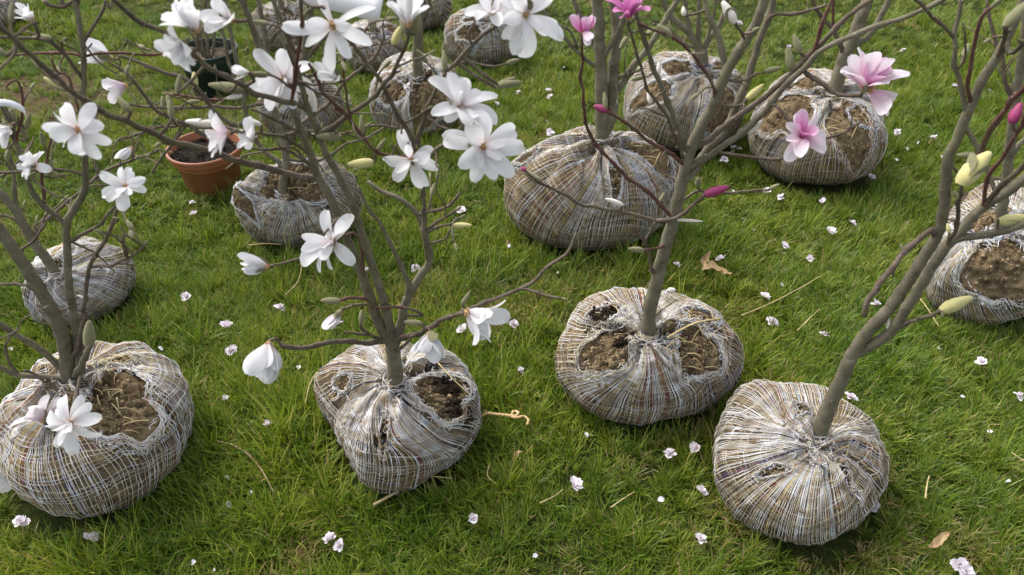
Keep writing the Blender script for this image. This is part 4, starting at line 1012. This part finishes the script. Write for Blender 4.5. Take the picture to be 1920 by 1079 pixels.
J.br([(462, 220), (445, 235), (410, 217), (377, 173), (350, 150), (310, 137), (277, 123), (230, 107), (222, 108)], 5, 3.4, -0.1, 'twig')
J.br([(445, 240), (400, 250), (377, 250), (350, 233), (300, 213), (280, 193), (247, 147), (217, 124)], 4.4, 3.4, -0.06, 'twig')
J.br([(440, 245), (380, 240), (340, 235), (290, 240), (250, 255), (220, 262)], 3.4, 2.4, -.04, 'twig')
J.br([(500, 95), (520, 60), (560, 40), (590, 10)], 4, 3, .04, 'twig')
J.br([(460, 190), (430, 120), (420, 70), (400, 30), (380, -10)], 4.5, 3, .02)
J.br([(530, 255), (580, 245), (640, 252), (700, 235), (745, 240)], 3.4, 2.4, .02, 'twig')
J.br([(535, 300), (600, 300), (650, 270), (680, 262), (720, 240)], 3.4, 2.4, .04, 'twig')
J.br([(350, 235), (330, 262), (300, 300), (285, 325)], 3, 2.4, -.04, 'twig', budk=.012)
J.fl(212, 112, 62, (-.85, .3, .3), 'closed', 'white', n=5, inner=3, scales=2, droop=.1)
J.fl(240, 160, 50, (-.85, -.2, .3), 'half', 'faint', n=7, inner=3, scales=1, droop=.3)
J.fl(250, 275, 40, (-.5, -.7, .2), 'closed', 'white', n=3, inner=2, scales=3)
for a in [(323, 210, 32, (-.2, 1, .2)), (365, 165, 28, (.1, 1, .2), 'yellow', 1.1), (307, 205, 24, (-.1, 1, .1)), (350, 193, 26, (1, .1, .1)), (415, 255, 50, (-1, .15, .1), 'fuzz', .8)]: J.bd(*a)
J.twigs(70, 0.03, 0.12, 0.005, .7)

# --- sapling with a bandaged-looking straight trunk
bK = Ball((690, 96, 872, 258), 0.72, (784, 140), holes=[(800, 172, 30, 38, 0, .018), (736, 172, 20, 13, 10, .015)], outline=[(725,110),(700,150),(692,190),(697,220),(715,240),(755,255),(800,258),(840,245),(862,215),(870,175),(860,140),(830,115),(790,100),(755,98)], seed=59, nw=160, nr=40, dirt=0, white=2.0)
K = Tree('sapling with one straight pale trunk on a torn white net ball', bK, (784, 142))
K.br([(784, 145), (783, 110), (784, 57), (785, 0), (787, -40)], 11.5, 10.5, 0.0, name='trunk')
K.br([(784, 60), (800, 30), (810, -20)], 4, 3, 0, 'twig')
# --- the row beyond
bL = Ball((828, 14, 984, 130), 0.74, (925, 42), holes=[(883, 62, 27, 13, -8, .015), (875, 30, 14, 8, 0, .012)], outline=[(845,25),(832,60),(835,95),(850,118),(885,128),(930,120),(965,105),(982,70),(975,35),(940,15),(890,12)], seed=61, nw=140, nr=38, dirt=0, white=1.5)
Lt = Tree('sapling on the squat net ball with a slit of soil, beyond the torn white ball', bL, (925, 42))
Lt.br([(925, 45), (927, 15), (928, -30)], 9, 8, .03, name='trunk')
bM_ = Ball((640, 36, 756, 136), 0.74, (700, 60), holes=[(690, 55, 30, 12, 0, .015), (735, 50, 18, 8, 0, .01)], seed=67, nw=110, nr=32, dirt=0.2, white=1.2)
Mt = Tree('sapling on a browned ball behind the torn white ball', bM_, (700, 62))
Mt.br([(700, 65), (698, 30), (690, -30)], 8, 6, .03, name='trunk')
bN = Ball((474, 146, 656, 262), 0.74, (560, 175), holes=[(585, 180, 24, 10, 0, .012)], seed=71, nw=120, nr=34, dirt=0.2, white=1.2)
Nt = Tree('sapling on the shaded ball behind the open-topped one', bN, (560, 178))
Nt.br([(560, 182), (565, 130), (575, 60), (590, 0), (600, -30)], 8, 5, .05, name='trunk')
Nt.br([(563, 140), (540, 100), (520, 40), (515, -20)], 5, 3, .03)
Nt.br([(566, 120), (600, 80), (640, 40), (660, -10)], 4.5, 3, .03, 'twig')
Nt.br([(562, 150), (620, 125), (680, 90), (740, 75), (775, 30)], 3.4, 2.4, .0, 'twig')
Nt.twigs(20, 0.05, 0.18, 0.006, .5)
bO = Ball((466, 4, 592, 96), 0.74, (530, 30), holes=[(540, 25, 18, 8, 0, .012)], seed=73, nw=100, nr=30, dirt=0.12, white=1.4)
Ot = Tree('sapling on a pale ball beyond the dark green pot', bO, (530, 30))
Ot.br([(530, 34), (525, 0), (522, -30)], 7, 5, .03, name='trunk')
bP = Ball((716, -34, 866, 44), 0.74, (790, -15), seed=79, nw=110, nr=30, dirt=0.25, white=1.0)
Pt = Tree('sapling on a smooth grey ball at the far end of the row', bP, (790, -15))
Pt.br([(790, -12), (792, -60)], 8, 7, .02, name='trunk')
bQ = Ball((-60, -20, 38, 58), 0.74, (-10, 0), seed=83, nw=100, nr=30, dirt=0.35, white=.9)
Qt = Tree('sapling on a grey ball next to the bare earth', bQ, (-10, 0))
Qt.br([(-10, 4), (-12, -60)], 6, 5, .02, name='trunk')
bR = Ball((905, -60, 1030, 18), 0.74, (960, -40), seed=89, nw=100, nr=30, dirt=0.35, white=.9)
Rt = Tree('sapling on a brownish ball past the squat net ball', bR, (960, -40))
Rt.br([(960, -36), (962, -90)], 7, 6, .02, name='trunk')
# ================================================================== pots
def lathe(prof, n=48):
    an = np.arange(n) / n * 2 * np.pi; V = np.array([(r * math.cos(a), r * math.sin(a), z) for (r, z) in prof for a in an]); k = len(prof)
    i, j = np.meshgrid(np.arange(k - 1), np.arange(n), indexing='ij'); j2 = (j + 1) % n
    return V, np.stack([i * n + j, i * n + j2, (i + 1) * n + j2, (i + 1) * n + j], -1).reshape(-1, 4)
def pot(name, label, pos, R, Hh, mt, soilc, fill, tilt=(0, 0)):
    t = thing(name, label, 'pot', pos); t.rotation_euler = (rad(tilt[0]), rad(tilt[1]), 0)
    rb = R * .70; w = .0035
    prof = [(0.001, .004), (rb * .5, .003), (rb, .0), (rb + .003, .003)]
    z1 = Hh * .80
    prof += [(rb + (R * .93 - rb) * z1 / Hh * 1.02, z1), (R * .975, z1 + .003), (R * .985, z1 + .008), (R, Hh - .004), (R - .001, Hh), (R - w, Hh), (R - w - .001, Hh - .004), (R * .9 - w, Hh * .72), (rb - w, .02)]
    body = obj('pot_body', mesh_np('pot_body', *lathe(prof), mt), t)
    # rim lip as a separate band
    obj('rim', mesh_np('rim', *lathe([(R - w + .0005, Hh - .012), (R + .0025, Hh - .012), (R + .004, Hh - .009), (R + .004, Hh - .002), (R + .002, Hh + .0015), (R - w + .0005, Hh + .0015)]), mt), t)
    # soil
    n, k = 40, 14; Rs = R * .95; nz = Noise(7, 60, 14); nz2 = Noise(9, 160, 14); V, F = [(0, 0, Hh - fill)], []
    for a in range(1, k + 1):
        for b in range(n): V.append((Rs * a / k * math.cos(b / n * 6.2832), Rs * a / k * math.sin(b / n * 6.2832), Hh - fill))
    V = np.array(V); V[:, 2] += .006 * nz(V) + .004 * nz2(V)
    F = [(0, 1 + b, 1 + (b + 1) % n, 1 + (b + 1) % n) for b in range(n)]
    F += [(1 + (a - 1) * n + b, 1 + a * n + b, 1 + a * n + (b + 1) % n, 1 + (a - 1) * n + (b + 1) % n) for a in range(1, k) for b in range(n)]
    me = tube_mesh('soil', V, np.array(F), M['clod'])
    a = me.color_attributes.new('Col', 'FLOAT_COLOR', 'POINT')
    cc = np.ones((len(V), 4), np.float32); cc[:, :3] = np.array(soilc) * (1 + .5 * nz2(V * 1.3)[:, None]).clip(.3, 2); a.data.foreach_set('color', cc.ravel())
    obj('soil', me, t)
    # bark chips and grit on the soil
    r = np.random.RandomState(4); parts = []
    for q in range(120):
        rr, an = Rs * math.sqrt(r.rand()) * .93, r.uniform(0, 6.28); p0 = np.array([rr * math.cos(an), rr * math.sin(an), Hh - fill + .006 + r.uniform(0, .006)])
        d = r.normal(size=3); d[2] *= .3; d /= np.linalg.norm(d); parts.append(tube(np.array([p0 - d * .007, p0, p0 + d * .007]), np.array([.002, .0032, .001]), 4))
    V, F = join(parts); me = tube_mesh('soil_crumbs', V, F, M['stick'] if soilc[0] > .03 else M['clod'])
    a = me.color_attributes.new('Col', 'FLOAT_COLOR', 'POINT'); cc = np.ones((len(V), 4), np.float32); cc[:, :3] = np.array(soilc) * 1.6; a.data.foreach_set('color', cc.ravel())
    obj('soil_crumbs', me, t, 'stuff')
    FOOT.append((pos[0], pos[1], R * .8, R * .8)); return t
p0 = at_z(404, 348, 0.0)
pot('terracotta_pot', 'terracotta-coloured plastic pot with dark soil on the grass', p0, .138, .175, M['terracotta'], (.02, .016, .013), .03)
p1 = at_z(408, 176, 0.0)
dpot = pot('dark_pot', 'dark green plastic pot with a shrub growing in it', p1, .142, .225, M['dark_pot'], (.075, .06, .042), .045)
# shrub growing in the dark pot: stems in the pot's own space
rs = np.random.RandomState(77)
shr = thing('potted_shrub', 'leafless young shrub growing in the dark green pot', 'shrub', (p1[0], p1[1], .165))
for k in range(6):
    an = k * 1.05 + .3; d = np.array([math.cos(an) * .25, math.sin(an) * .25, 1.0]); p = np.array([math.cos(an) * .012, math.sin(an) * .012, -.01]); P = [p]
    for i in range(6): d = d + rs.normal(size=3) * .14; d /= np.linalg.norm(d); p = p + d * rs.uniform(.07, .12); P.append(p)
    P, R = smooth_path(P, np.linspace(.0075, .0028, len(P))); V, F = tube(P, R * (1 + .06 * rs.normal(size=len(R))), 8)
    obj('stem', tube_mesh('stem', V, F, M['bark']), shr)
    for q in range(5):
        i = rs.randint(6, len(P) - 2); dd = rs.normal(size=3) + np.array([0, 0, .6]); dd /= np.linalg.norm(dd); a = P[i]; b = a + dd * .05 + rs.normal(size=3) * .01; c = b + dd * .04
        V, F = tube(*smooth_path([a, b, c], [.0028, .002, .0014]), 5); obj('twig', tube_mesh('twig', V, F, M['twig']), shr)
        bu = obj('bud', BUD['fuzz'][q % 3], shr); bu.location = c; bu.rotation_mode = 'QUATERNION'; bu.rotation_quaternion = Vector(dd).to_track_quat('Z', 'Y'); bu.scale = (.02,) * 3

# ================================================================== plastic labels
def strip(name, label, P, wv, w, hole_at=None):
    P = np.asarray(P); n = len(P); wv = np.asarray(wv, float); V = []
    nrm = np.cross(np.gradient(P, axis=0), wv); nrm /= np.linalg.norm(nrm, axis=1)[:, None]
    for i in range(n):
        for sgn, h in ((-1, 0), (1, 0), (1, 1), (-1, 1)): V.append(P[i] + wv * w / 2 * sgn + nrm[i] * .0007 * h)
    F = [(i * 4 + a, i * 4 + (a + 1) % 4, (i + 1) * 4 + (a + 1) % 4, (i + 1) * 4 + a) for i in range(n - 1) for a in range(4)] + [(0, 3, 2, 1), ((n - 1) * 4, (n - 1) * 4 + 1, (n - 1) * 4 + 2, (n - 1) * 4 + 3)]
    c = P.mean(0); o = tag(obj(name, mesh_np(name, np.array(V) - c, F, M['tag'], smooth=False)), label, 'plant tag', 'white plant tags'); o.location = c; return o
Yt = C.Y0 - .12
def tagpath(pts, Y, n=14):
    P = [at_y(x, y, Y) for x, y in pts]; return smooth_path(P, np.ones(len(P)), .01)[0]
wv = np.array(cam_dir((.25, .95, .25))); lt = strip('plant_tag', 'long white plastic tag tied among the white flowers', tagpath([(560, -16), (610, -6), (655, 5), (714, 22)], Yt), wv, .034)
e = obj('eyelet', tube_mesh('eyelet', *tube(np.array([at_y(697, 14, Yt - .001) - np.array(lt.location), at_y(697, 14, Yt - .004) - np.array(lt.location), at_y(697, 14, Yt - .0045) - np.array(lt.location)]), np.array([.0022, .0022, .001]), 8), M['bud']), lt)
wv = np.array(cam_dir((.1, .9, .4))); strip('plant_tag', 'curled white plastic tag beside the many-stemmed magnolia', tagpath([(-12, 194), (10, 193), (30, 198), (44, 206), (49, 218)], A.Y0 - .05), wv, .012)

# ================================================================== things lying in the grass
def lie(name, label, cat, px, mt, pr, z=.03, group=None, taper=.7, n=6, arch=0.0):
    P = [at_z(x, y, z) for x, y in px]; k = len(P)
    P = [p + np.array([0, 0, arch * math.sin(math.pi * i / max(1, k - 1))]) for i, p in enumerate(P)]
    P, R = smooth_path(P, np.linspace(pr, pr * taper, k), .01); R = R * (1 + .08 * RS.normal(size=len(R)))
    c = P.mean(0); c[2] = 0
    V, F = tube(P - c, R, n); o = obj(name, tube_mesh(name, V, F, M[mt])); o.location = c; return tag(o, label, cat, group)
GS = 'straws lying on the grass'
lie('twig', 'thin curved brown stick lying on open grass', 'stick', [(408, 828), (440, 836), (468, 855), (492, 884), (514, 924)], 'stick', .0026, .045)
lie('straw', 'thick pale straw against the compost-spotted ball', 'straw', [(700, 947), (745, 922), (800, 890)], 'straw', .0035, .05, GS, .9)
lie('straw', 'bent thin straw beside the thick one', 'straw', [(762, 918), (795, 893), (815, 894), (848, 897)], 'straw', .0016, .05, GS)
lie('straw', 'long pale straw on the grass between pink-flowered and leaning saplings', 'straw', [(1390, 592), (1440, 571), (1488, 547), (1540, 517)], 'straw', .0016, .06, GS)
lie('straw', 'short straw near the long one on open grass', 'straw', [(1495, 620), (1515, 600), (1537, 580)], 'straw', .0016, .05, GS)
lie('straw', 'straw lying under the white flower by the open-topped ball', 'straw', [(535, 553), (555, 533), (563, 515), (566, 490)], 'straw', .0016, .045, GS)
lie('straw', 'kinked straw leaning from the compost-spotted ball', 'straw', [(596, 697), (582, 718), (572, 756)], 'straw', .002, .07, GS)
lie('straw', 'straw pair below the open-topped ball', 'straw', [(466, 460), (500, 457), (527, 459)], 'straw', .002, .05, GS)
lie('straw', 'small bent straw in front of the compost-spotted ball', 'straw', [(918, 870), (914, 892), (930, 907)], 'straw', .0013, .05, GS)
lie('straw', 'faint straw in the grass below the compost-spotted ball', 'straw', [(1012, 944), (1040, 930), (1056, 918)], 'straw', .0013, .05, GS)
lie('straw', 'straw in the shade below the pink-flowered sapling', 'straw', [(1145, 952), (1165, 938), (1190, 922)], 'straw', .0014, .05, GS)
lie('straw', 'pale upright dry stalk standing near the leaning sapling', 'straw', [(1735, 935), (1738, 910), (1742, 893)], 'straw', .002, .05, GS)
lie('straw', 'short pale straw on the open grass beyond the leaning sapling', 'straw', [(1897, 849), (1910, 858), (1925, 868)], 'straw', .0018, .05, GS)
lie('straw', 'straw sticking out below the neat round opening', 'straw', [(1722, 556), (1740, 580), (1760, 612)], 'straw', .0016, .05, GS)
# knotted twine end
tw = [(914, 775), (930, 777), (950, 779), (966, 781), (972, 774), (962, 772), (960, 782), (972, 783), (982, 780), (991, 788), (988, 796)]
o = lie('twine', 'short end of knotted straw-coloured twine on the grass', 'twine', tw, 'twine', .0045, .055, None, .75, 7)
for k in range(5):
    P = [at_z(914, 775, .055), at_z(908 - k * 2, 768 + k * 4, .055 + .003 * k)]
    V, F = tube(*smooth_path([p - np.array(o.location) for p in P], [.0012, .0006], .004), 4); obj('fray', tube_mesh('fray', V, F, M['twine']), o)

def leaf_mesh(seed, L=.05, W=.02):
    r = np.random.RandomState(seed); ns, nt_ = 9, 4; V = []
    for i in range(ns + 1):
        s = i / ns; w = W * math.sin(math.pi * min(1, s * .96 + .03)) ** .8 * (1 + .1 * r.normal())
        for j in range(nt_ + 1):
            t = j / nt_ * 2 - 1; V.append((s * L, w * t, .016 * math.sin(s * 4 + seed) + .75 * w * abs(t) + .003 * r.normal()))
    F = [(i * 5 + j, i * 5 + j + 1, (i + 1) * 5 + j + 1, (i + 1) * 5 + j) for i in range(ns) for j in range(nt_)]
    return mesh_np('dry_leaf', V, F, M['dry_leaf'])
def leaf(px, py, ang, L, label, seed, z=.05, group=None, roll=0):
    o = obj('dry_leaf', leaf_mesh(seed, L, L * .17)); o.location = at_z(px, py, z); o.rotation_euler = (rad(roll), rad(-8), rad(ang)); return tag(o, label, 'leaf', group)
leaf(1315, 512, 10, .085, 'curled tan dead leaf, lowest of the leaf cluster', 1)
leaf(1328, 500, -35, .085, 'long tan dead leaf at the middle of the cluster', 2, .055)
leaf(1318, 500, 65, .075, 'upright tan dead leaf in the cluster', 3, .055, None, 30)
leaf(1744, 1022, 20, .05, 'torn tan dead leaf on the grass by the leaning sapling', 4)
leaf(958, 868, 40, .04, 'dull dead leaf sunk in the grass', 5, .015)
leaf(952, 465, 100, .03, 'small pale dry bud husk on the grass', 6, .03)
leaf(388, 632, 50, .035, 'dark dead leaf near the fallen blossoms', 7, .015)

# ================================================================== fallen blossoms
def blossom_mesh(seed):
    r = np.random.RandomState(seed); VV, FF, CC, o = [], [], [], 0; npz = r.randint(8, 14)
    for k in range(npz):
        an = k * 2.4 + r.uniform(-.3, .3); L = r.uniform(.011, .016) * (1.0 if k < 6 else .8); el = rad(r.uniform(-5, 30) if k < 6 else r.uniform(30, 75)); w = L * r.uniform(.40, .52)
        ca, sa, ce, se = math.cos(an), math.sin(an), math.cos(el), math.sin(el); b = r.uniform(-.25, .35)
        tw = r.uniform(-.6, .6)
        for i in range(5):
            s = i / 4; ww = w * math.sin(math.pi * (s * .8 + .12)) ** .7
            for j in range(3):
                t = j - 1; x = s * L - (.0022 if (i == 4 and t == 0) else 0); y = ww * t; h = .35 * ww * t * t + L * b * s * s + tw * y * .5 + r.normal() * .0006
                xx = x * ce - h * se; zz = x * se + h * ce
                VV.append((xx * ca - y * sa, xx * sa + y * ca, zz)); q = .7 * max(0, 1 - s * 2.6)
                CC.append(np.array((.84, .78, .83)) * (1 - q) + np.array((.62, .34, .45)) * q)
        FF += [(o + i * 3 + j, o + i * 3 + j + 1, o + (i + 1) * 3 + j + 1, o + (i + 1) * 3 + j) for i in range(4) for j in range(2)]; o += 15
    # little stalk down into the grass
    V, F = tube(np.array([(0, 0, .001), (.003, .002, -.015), (.008, .002, -.032)]), np.array([.0015, .0008, .0006]), 4, cap=False)
    VV += [tuple(v) for v in V]; FF += [tuple(int(q) + o for q in f) for f in F]; CC += [np.array((.25, .2, .08))] * len(V)
    return mesh_np('fallen_blossom', np.array(VV), FF, M['blossom'], np.array(CC))
BM = [blossom_mesh(s) for s in range(8)]
def petal1(seed):
    r = np.random.RandomState(seed); V = [];
    for i in range(5):
        s = i / 4; w = .006 * math.sin(math.pi * (s * .8 + .12)) ** .7
        for j in range(3): V.append((s * .013 - .006, w * (j - 1), .003 * abs(j - 1) + .003 * math.sin(s * 3 + seed)))
    return mesh_np('fallen_petal', V, [(i * 3 + j, i * 3 + j + 1, (i + 1) * 3 + j + 1, (i + 1) * 3 + j) for i in range(4) for j in range(2)], M['blossom'], np.tile((.74, .72, .76), (15, 1)))
P1 = [petal1(s) for s in range(3)]
BL = [(350, 557), (525, 578), (423, 611), (434, 657), (422, 751), (507, 796), (632, 607), (620, 612), (688, 508), (778, 502), (867, 619), (963, 607), (976, 695), (40, 980), (170, 1010), (619, 1012), (638, 1022), (888, 973),
      (1077, 910), (1255, 852), (1306, 843), (1316, 921), (1314, 1011), (1641, 952), (1797, 1057), (1447, 604), (1434, 558), (1545, 628), (1643, 572), (1595, 746), (1268, 497), (1352, 487), (1471, 462), (1519, 486), (1557, 435),
      (1599, 419), (1541, 379), (1464, 371), (1437, 358), (1376, 278), (1387, 281), (1358, 299), (1635, 333), (1682, 248), (1749, 260), (1693, 95), (1792, 162), (1772, 296), (1841, 680), (1911, 743), (1028, 170), (1032, 182), (974, 174), (1033, 252), (931, 195), (360, 382), (363, 402), (1030, 247), (865, 396), (1812, 1072), (1478, 90), (1386, 44)]
rb_ = random.Random(5)
for i, (x, y) in enumerate(BL):
    on_ball = False
    o = obj('fallen_blossom', BM[i % 8]); o.location = at_z(x, y, .046); s = rb_.uniform(1.05, 1.5); o.scale = (s, s, s)
    o.rotation_euler = (rb_.uniform(-.5, .5), rb_.uniform(-.5, .5), rb_.uniform(0, 6.28)); tag(o, 'pale pink double cherry blossom fallen on the grass', 'blossom', 'fallen blossoms scattered on the grass')
PT = [(425, 897), (470, 925), (428, 947), (365, 1055), (403, 1071), (1003, 1043), (1098, 816), (1805, 745), (1856, 810), (1240, 938), (1025, 228), (1057, 127), (1375, 360), (1680, 300), (1722, 268), (870, 398), (1465, 535), (1413, 432), (1046, 513), (560, 690), (640, 685), (1760, 655), (1855, 170), (1540, 300), (1700, 280), (300, 655), (20, 655), (1470, 845), (250, 437), (120, 412), (955, 462), (1890, 905), (1130, 640)]
for i, (x, y) in enumerate(PT):
    o = obj('fallen_petal', P1[i % 3]); o.location = at_z(x, y, .038); s = rb_.uniform(.8, 1.2); o.scale = (s, s, s); o.rotation_euler = (rb_.uniform(-.7, .7), rb_.uniform(-.7, .7), rb_.uniform(0, 6.28))
    tag(o, 'single pale petal lying in the grass', 'petal', 'single petals in the grass')
# white tepal dropped behind the pink-flowered sapling's ball
V, F = tube(np.array([(-.014, 0, 0), (-.006, .001, .002), (.006, .0, .002), (.014, -.001, 0)]), np.array([.003, .0075, .0075, .003]), 8)
o = obj('fallen_bud', tube_mesh('fallen_bud', V, F, M['pebble'])); o.location = at_z(1259, 545, .05); tag(o, 'white bud lying on the grass behind the straw-strewn ball', 'bud')

# straws and crumbs lying on the balls belong to them
def ball_straw(tree, ends, w=.0016, lift=.01, mt='straw'):
    b = tree.ball; rbm = [c for c in tree.root.children if c.name.startswith('root_ball')][0]
    P = [b.top_at(*e) + np.array([0, 0, lift]) for e in ends]
    if len(P) == 2: P.insert(1, (P[0] + P[1]) / 2 + np.array([0, 0, .006]))
    V, F = tube(*smooth_path([p - tree.foot for p in P], np.linspace(w, w * .8, len(P)), .012), 6); obj('straw', tube_mesh('straw', V, F, M[mt]), rbm)
ball_straw(D, [(1250, 642), (1300, 614), (1362, 587)], .0026, .016)
rr_ = random.Random(9)
def scatter_straw(tree, cx, cy, rx, ry, n, w=.0011):
    for _ in range(n):
        x, y = cx + rr_.uniform(-rx, rx), cy + rr_.uniform(-ry, ry); a = rr_.uniform(0, 3.14); l = rr_.uniform(8, 26)
        ball_straw(tree, [(x - l * math.cos(a), y - l * math.sin(a) * .6), (x + l * math.cos(a), y + l * math.sin(a) * .6)], w * rr_.uniform(.7, 1.3), .006)
scatter_straw(D, 1300, 660, 45, 45, 16); scatter_straw(D, 1310, 595, 40, 15, 6); scatter_straw(D, 1200, 600, 50, 30, 5)
scatter_straw(A, 190, 690, 55, 30, 22); scatter_straw(A, 215, 770, 45, 45, 12); scatter_straw(F_, 1220, 285, 55, 18, 14); scatter_straw(H, 1590, 250, 35, 35, 9); scatter_straw(J, 550, 345, 60, 25, 10); scatter_straw(E, 1600, 835, 30, 30, 5)
ball_straw(C, [(815, 675), (850, 712), (886, 745)], .0018, .014)
ball_straw(J, [(488, 345), (490, 375), (492, 412)], .0032, .012)

# ================================================================== grass
def tuft(seed, nb, lmin, lmax, spread, dry=.05, wk=1.0):
    r = np.random.RandomState(seed); VV, FF, CC, o = [], [], [], 0
    for b in range(nb):
        L = r.uniform(lmin, lmax) * (1.25 if r.rand() < .15 else 1); w = r.uniform(.0010, .0019) * wk; an = r.normal() * spread; rr0 = .022 * math.sqrt(r.rand()); pa = r.uniform(0, 6.28)
        p = np.array([rr0 * math.cos(pa), rr0 * math.sin(pa), -.004]); el = rad(r.uniform(24, 84)); curl = rad(r.uniform(5, 70)); sd_ = np.array([-math.sin(an), math.cos(an), 0])
        tone = r.rand(); isdry = r.rand() < dry
        c0 = np.array((.060, .138, .009)) * (1 - tone) + np.array((.205, .292, .022)) * tone
        if r.rand() < .08: c0 = np.array((.30, .34, .07))  # a few blades coloured pale: specks of highlight painted into the grass
        if isdry: c0 = np.array((.46, .38, .18)) * r.uniform(.6, 1.1)
        n = 4; tw = r.uniform(-.8, .8)
        for i in range(n + 1):
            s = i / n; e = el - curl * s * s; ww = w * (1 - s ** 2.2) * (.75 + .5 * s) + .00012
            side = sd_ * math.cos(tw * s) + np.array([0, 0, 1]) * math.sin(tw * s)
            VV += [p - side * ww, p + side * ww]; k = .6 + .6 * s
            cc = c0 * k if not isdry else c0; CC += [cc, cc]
            p = p + np.array([math.cos(an) * math.cos(e), math.sin(an) * math.cos(e), math.sin(e)]) * L / n
        FF += [(o + 2 * i, o + 2 * i + 1, o + 2 * i + 3, o + 2 * i + 2) for i in range(n)]; o += 2 * (n + 1)
    return mesh_np('grass_tuft', np.array(VV), FF, M['grass'], np.array(CC))
NT = 10
protos = []
for k in range(NT):
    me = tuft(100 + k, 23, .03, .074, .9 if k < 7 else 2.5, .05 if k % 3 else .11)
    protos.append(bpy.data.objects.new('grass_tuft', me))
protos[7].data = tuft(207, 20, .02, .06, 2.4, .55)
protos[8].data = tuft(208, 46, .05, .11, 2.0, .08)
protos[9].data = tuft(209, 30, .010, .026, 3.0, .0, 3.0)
def grass_points():
    r = np.random.RandomState(2)
    # more tufts near, fewer far away and outside the picture
    def area(n, x0, x1, y0, y1): return np.stack([r.uniform(x0, x1, n), r.uniform(y0, y1, n)], -1)
    P = np.vstack([area(22000, -1.9, 1.9, .35, 2.2), area(23000, -3.2, 3.2, 2.2, 3.8), area(17000, -4.8, 4.8, 3.8, 6.3), area(5000, -2.5, 2.5, -.8, .4)])
    P = P[(np.abs(P[:, 0]) < 1.25 + .72 * np.clip(P[:, 1], 0, 9) + .5)]
    keep = np.ones(len(P), bool)
    for (cx, cy, a, b) in FOOT: keep &= ((P[:, 0] - cx) / (a * .86)) ** 2 + ((P[:, 1] - cy) / (b * .86)) ** 2 > 1
    n1, n2 = Noise(400, 7), Noise(401, 2.2)
    Q = np.concatenate([P, np.zeros((len(P), 1))], 1)
    thin = .5 + .35 * n1(Q)                              # thin, mossy spots
    keep &= ~((thin < .12) & (r.rand(len(P)) < .45))
    for (bp, br) in BARE: keep &= ~((np.hypot(P[:, 0] - bp[0], (P[:, 1] - bp[1]) * 1.3) < br * (.8 + .3 * n1(Q * 1.4))) & (r.rand(len(P)) < .86))
    P, Q = P[keep], Q[keep]
    ang = 2.2 * n2(Q) + 1.3 * n1(Q) - 1.2 + r.normal(size=len(P)) * 1.1
    sc = np.clip(.80 + .2 * n2(Q * 1.7 + 5) + .12 * n1(Q) + r.normal(size=len(P)) * .16, .4, 1.5)
    for (x, y) in BL + PT + [(1320, 510), (1340, 505), (1335, 490), (1355, 515), (1760, 1018), (1745, 1022), (955, 860), (950, 780), (975, 782), (925, 778)]:
        q = at_z(x, y, .02); sc = np.where(np.hypot(P[:, 0] - q[0], P[:, 1] - q[1] + .012) < .03, np.minimum(sc, .5), sc)
    pk = r.choice([0, 1, 2, 3, 4, 5, 6, 8, 9], len(P), p=[.125] * 7 + [.06, .065])
    n3 = Noise(402, 5); dryf = n3(Q) + .6 * n1(Q * 2.3 + 9)
    pk = np.where((dryf > .75) & (r.rand(len(P)) < .38), 7, pk); pk = np.where(r.rand(len(P)) < .035, 7, pk)   # thatchy patches
    pk = np.where((dryf < -1.0) & (r.rand(len(P)) < .4), 9, pk)                                                # small-leaved weeds
    return P, ang, sc, pk
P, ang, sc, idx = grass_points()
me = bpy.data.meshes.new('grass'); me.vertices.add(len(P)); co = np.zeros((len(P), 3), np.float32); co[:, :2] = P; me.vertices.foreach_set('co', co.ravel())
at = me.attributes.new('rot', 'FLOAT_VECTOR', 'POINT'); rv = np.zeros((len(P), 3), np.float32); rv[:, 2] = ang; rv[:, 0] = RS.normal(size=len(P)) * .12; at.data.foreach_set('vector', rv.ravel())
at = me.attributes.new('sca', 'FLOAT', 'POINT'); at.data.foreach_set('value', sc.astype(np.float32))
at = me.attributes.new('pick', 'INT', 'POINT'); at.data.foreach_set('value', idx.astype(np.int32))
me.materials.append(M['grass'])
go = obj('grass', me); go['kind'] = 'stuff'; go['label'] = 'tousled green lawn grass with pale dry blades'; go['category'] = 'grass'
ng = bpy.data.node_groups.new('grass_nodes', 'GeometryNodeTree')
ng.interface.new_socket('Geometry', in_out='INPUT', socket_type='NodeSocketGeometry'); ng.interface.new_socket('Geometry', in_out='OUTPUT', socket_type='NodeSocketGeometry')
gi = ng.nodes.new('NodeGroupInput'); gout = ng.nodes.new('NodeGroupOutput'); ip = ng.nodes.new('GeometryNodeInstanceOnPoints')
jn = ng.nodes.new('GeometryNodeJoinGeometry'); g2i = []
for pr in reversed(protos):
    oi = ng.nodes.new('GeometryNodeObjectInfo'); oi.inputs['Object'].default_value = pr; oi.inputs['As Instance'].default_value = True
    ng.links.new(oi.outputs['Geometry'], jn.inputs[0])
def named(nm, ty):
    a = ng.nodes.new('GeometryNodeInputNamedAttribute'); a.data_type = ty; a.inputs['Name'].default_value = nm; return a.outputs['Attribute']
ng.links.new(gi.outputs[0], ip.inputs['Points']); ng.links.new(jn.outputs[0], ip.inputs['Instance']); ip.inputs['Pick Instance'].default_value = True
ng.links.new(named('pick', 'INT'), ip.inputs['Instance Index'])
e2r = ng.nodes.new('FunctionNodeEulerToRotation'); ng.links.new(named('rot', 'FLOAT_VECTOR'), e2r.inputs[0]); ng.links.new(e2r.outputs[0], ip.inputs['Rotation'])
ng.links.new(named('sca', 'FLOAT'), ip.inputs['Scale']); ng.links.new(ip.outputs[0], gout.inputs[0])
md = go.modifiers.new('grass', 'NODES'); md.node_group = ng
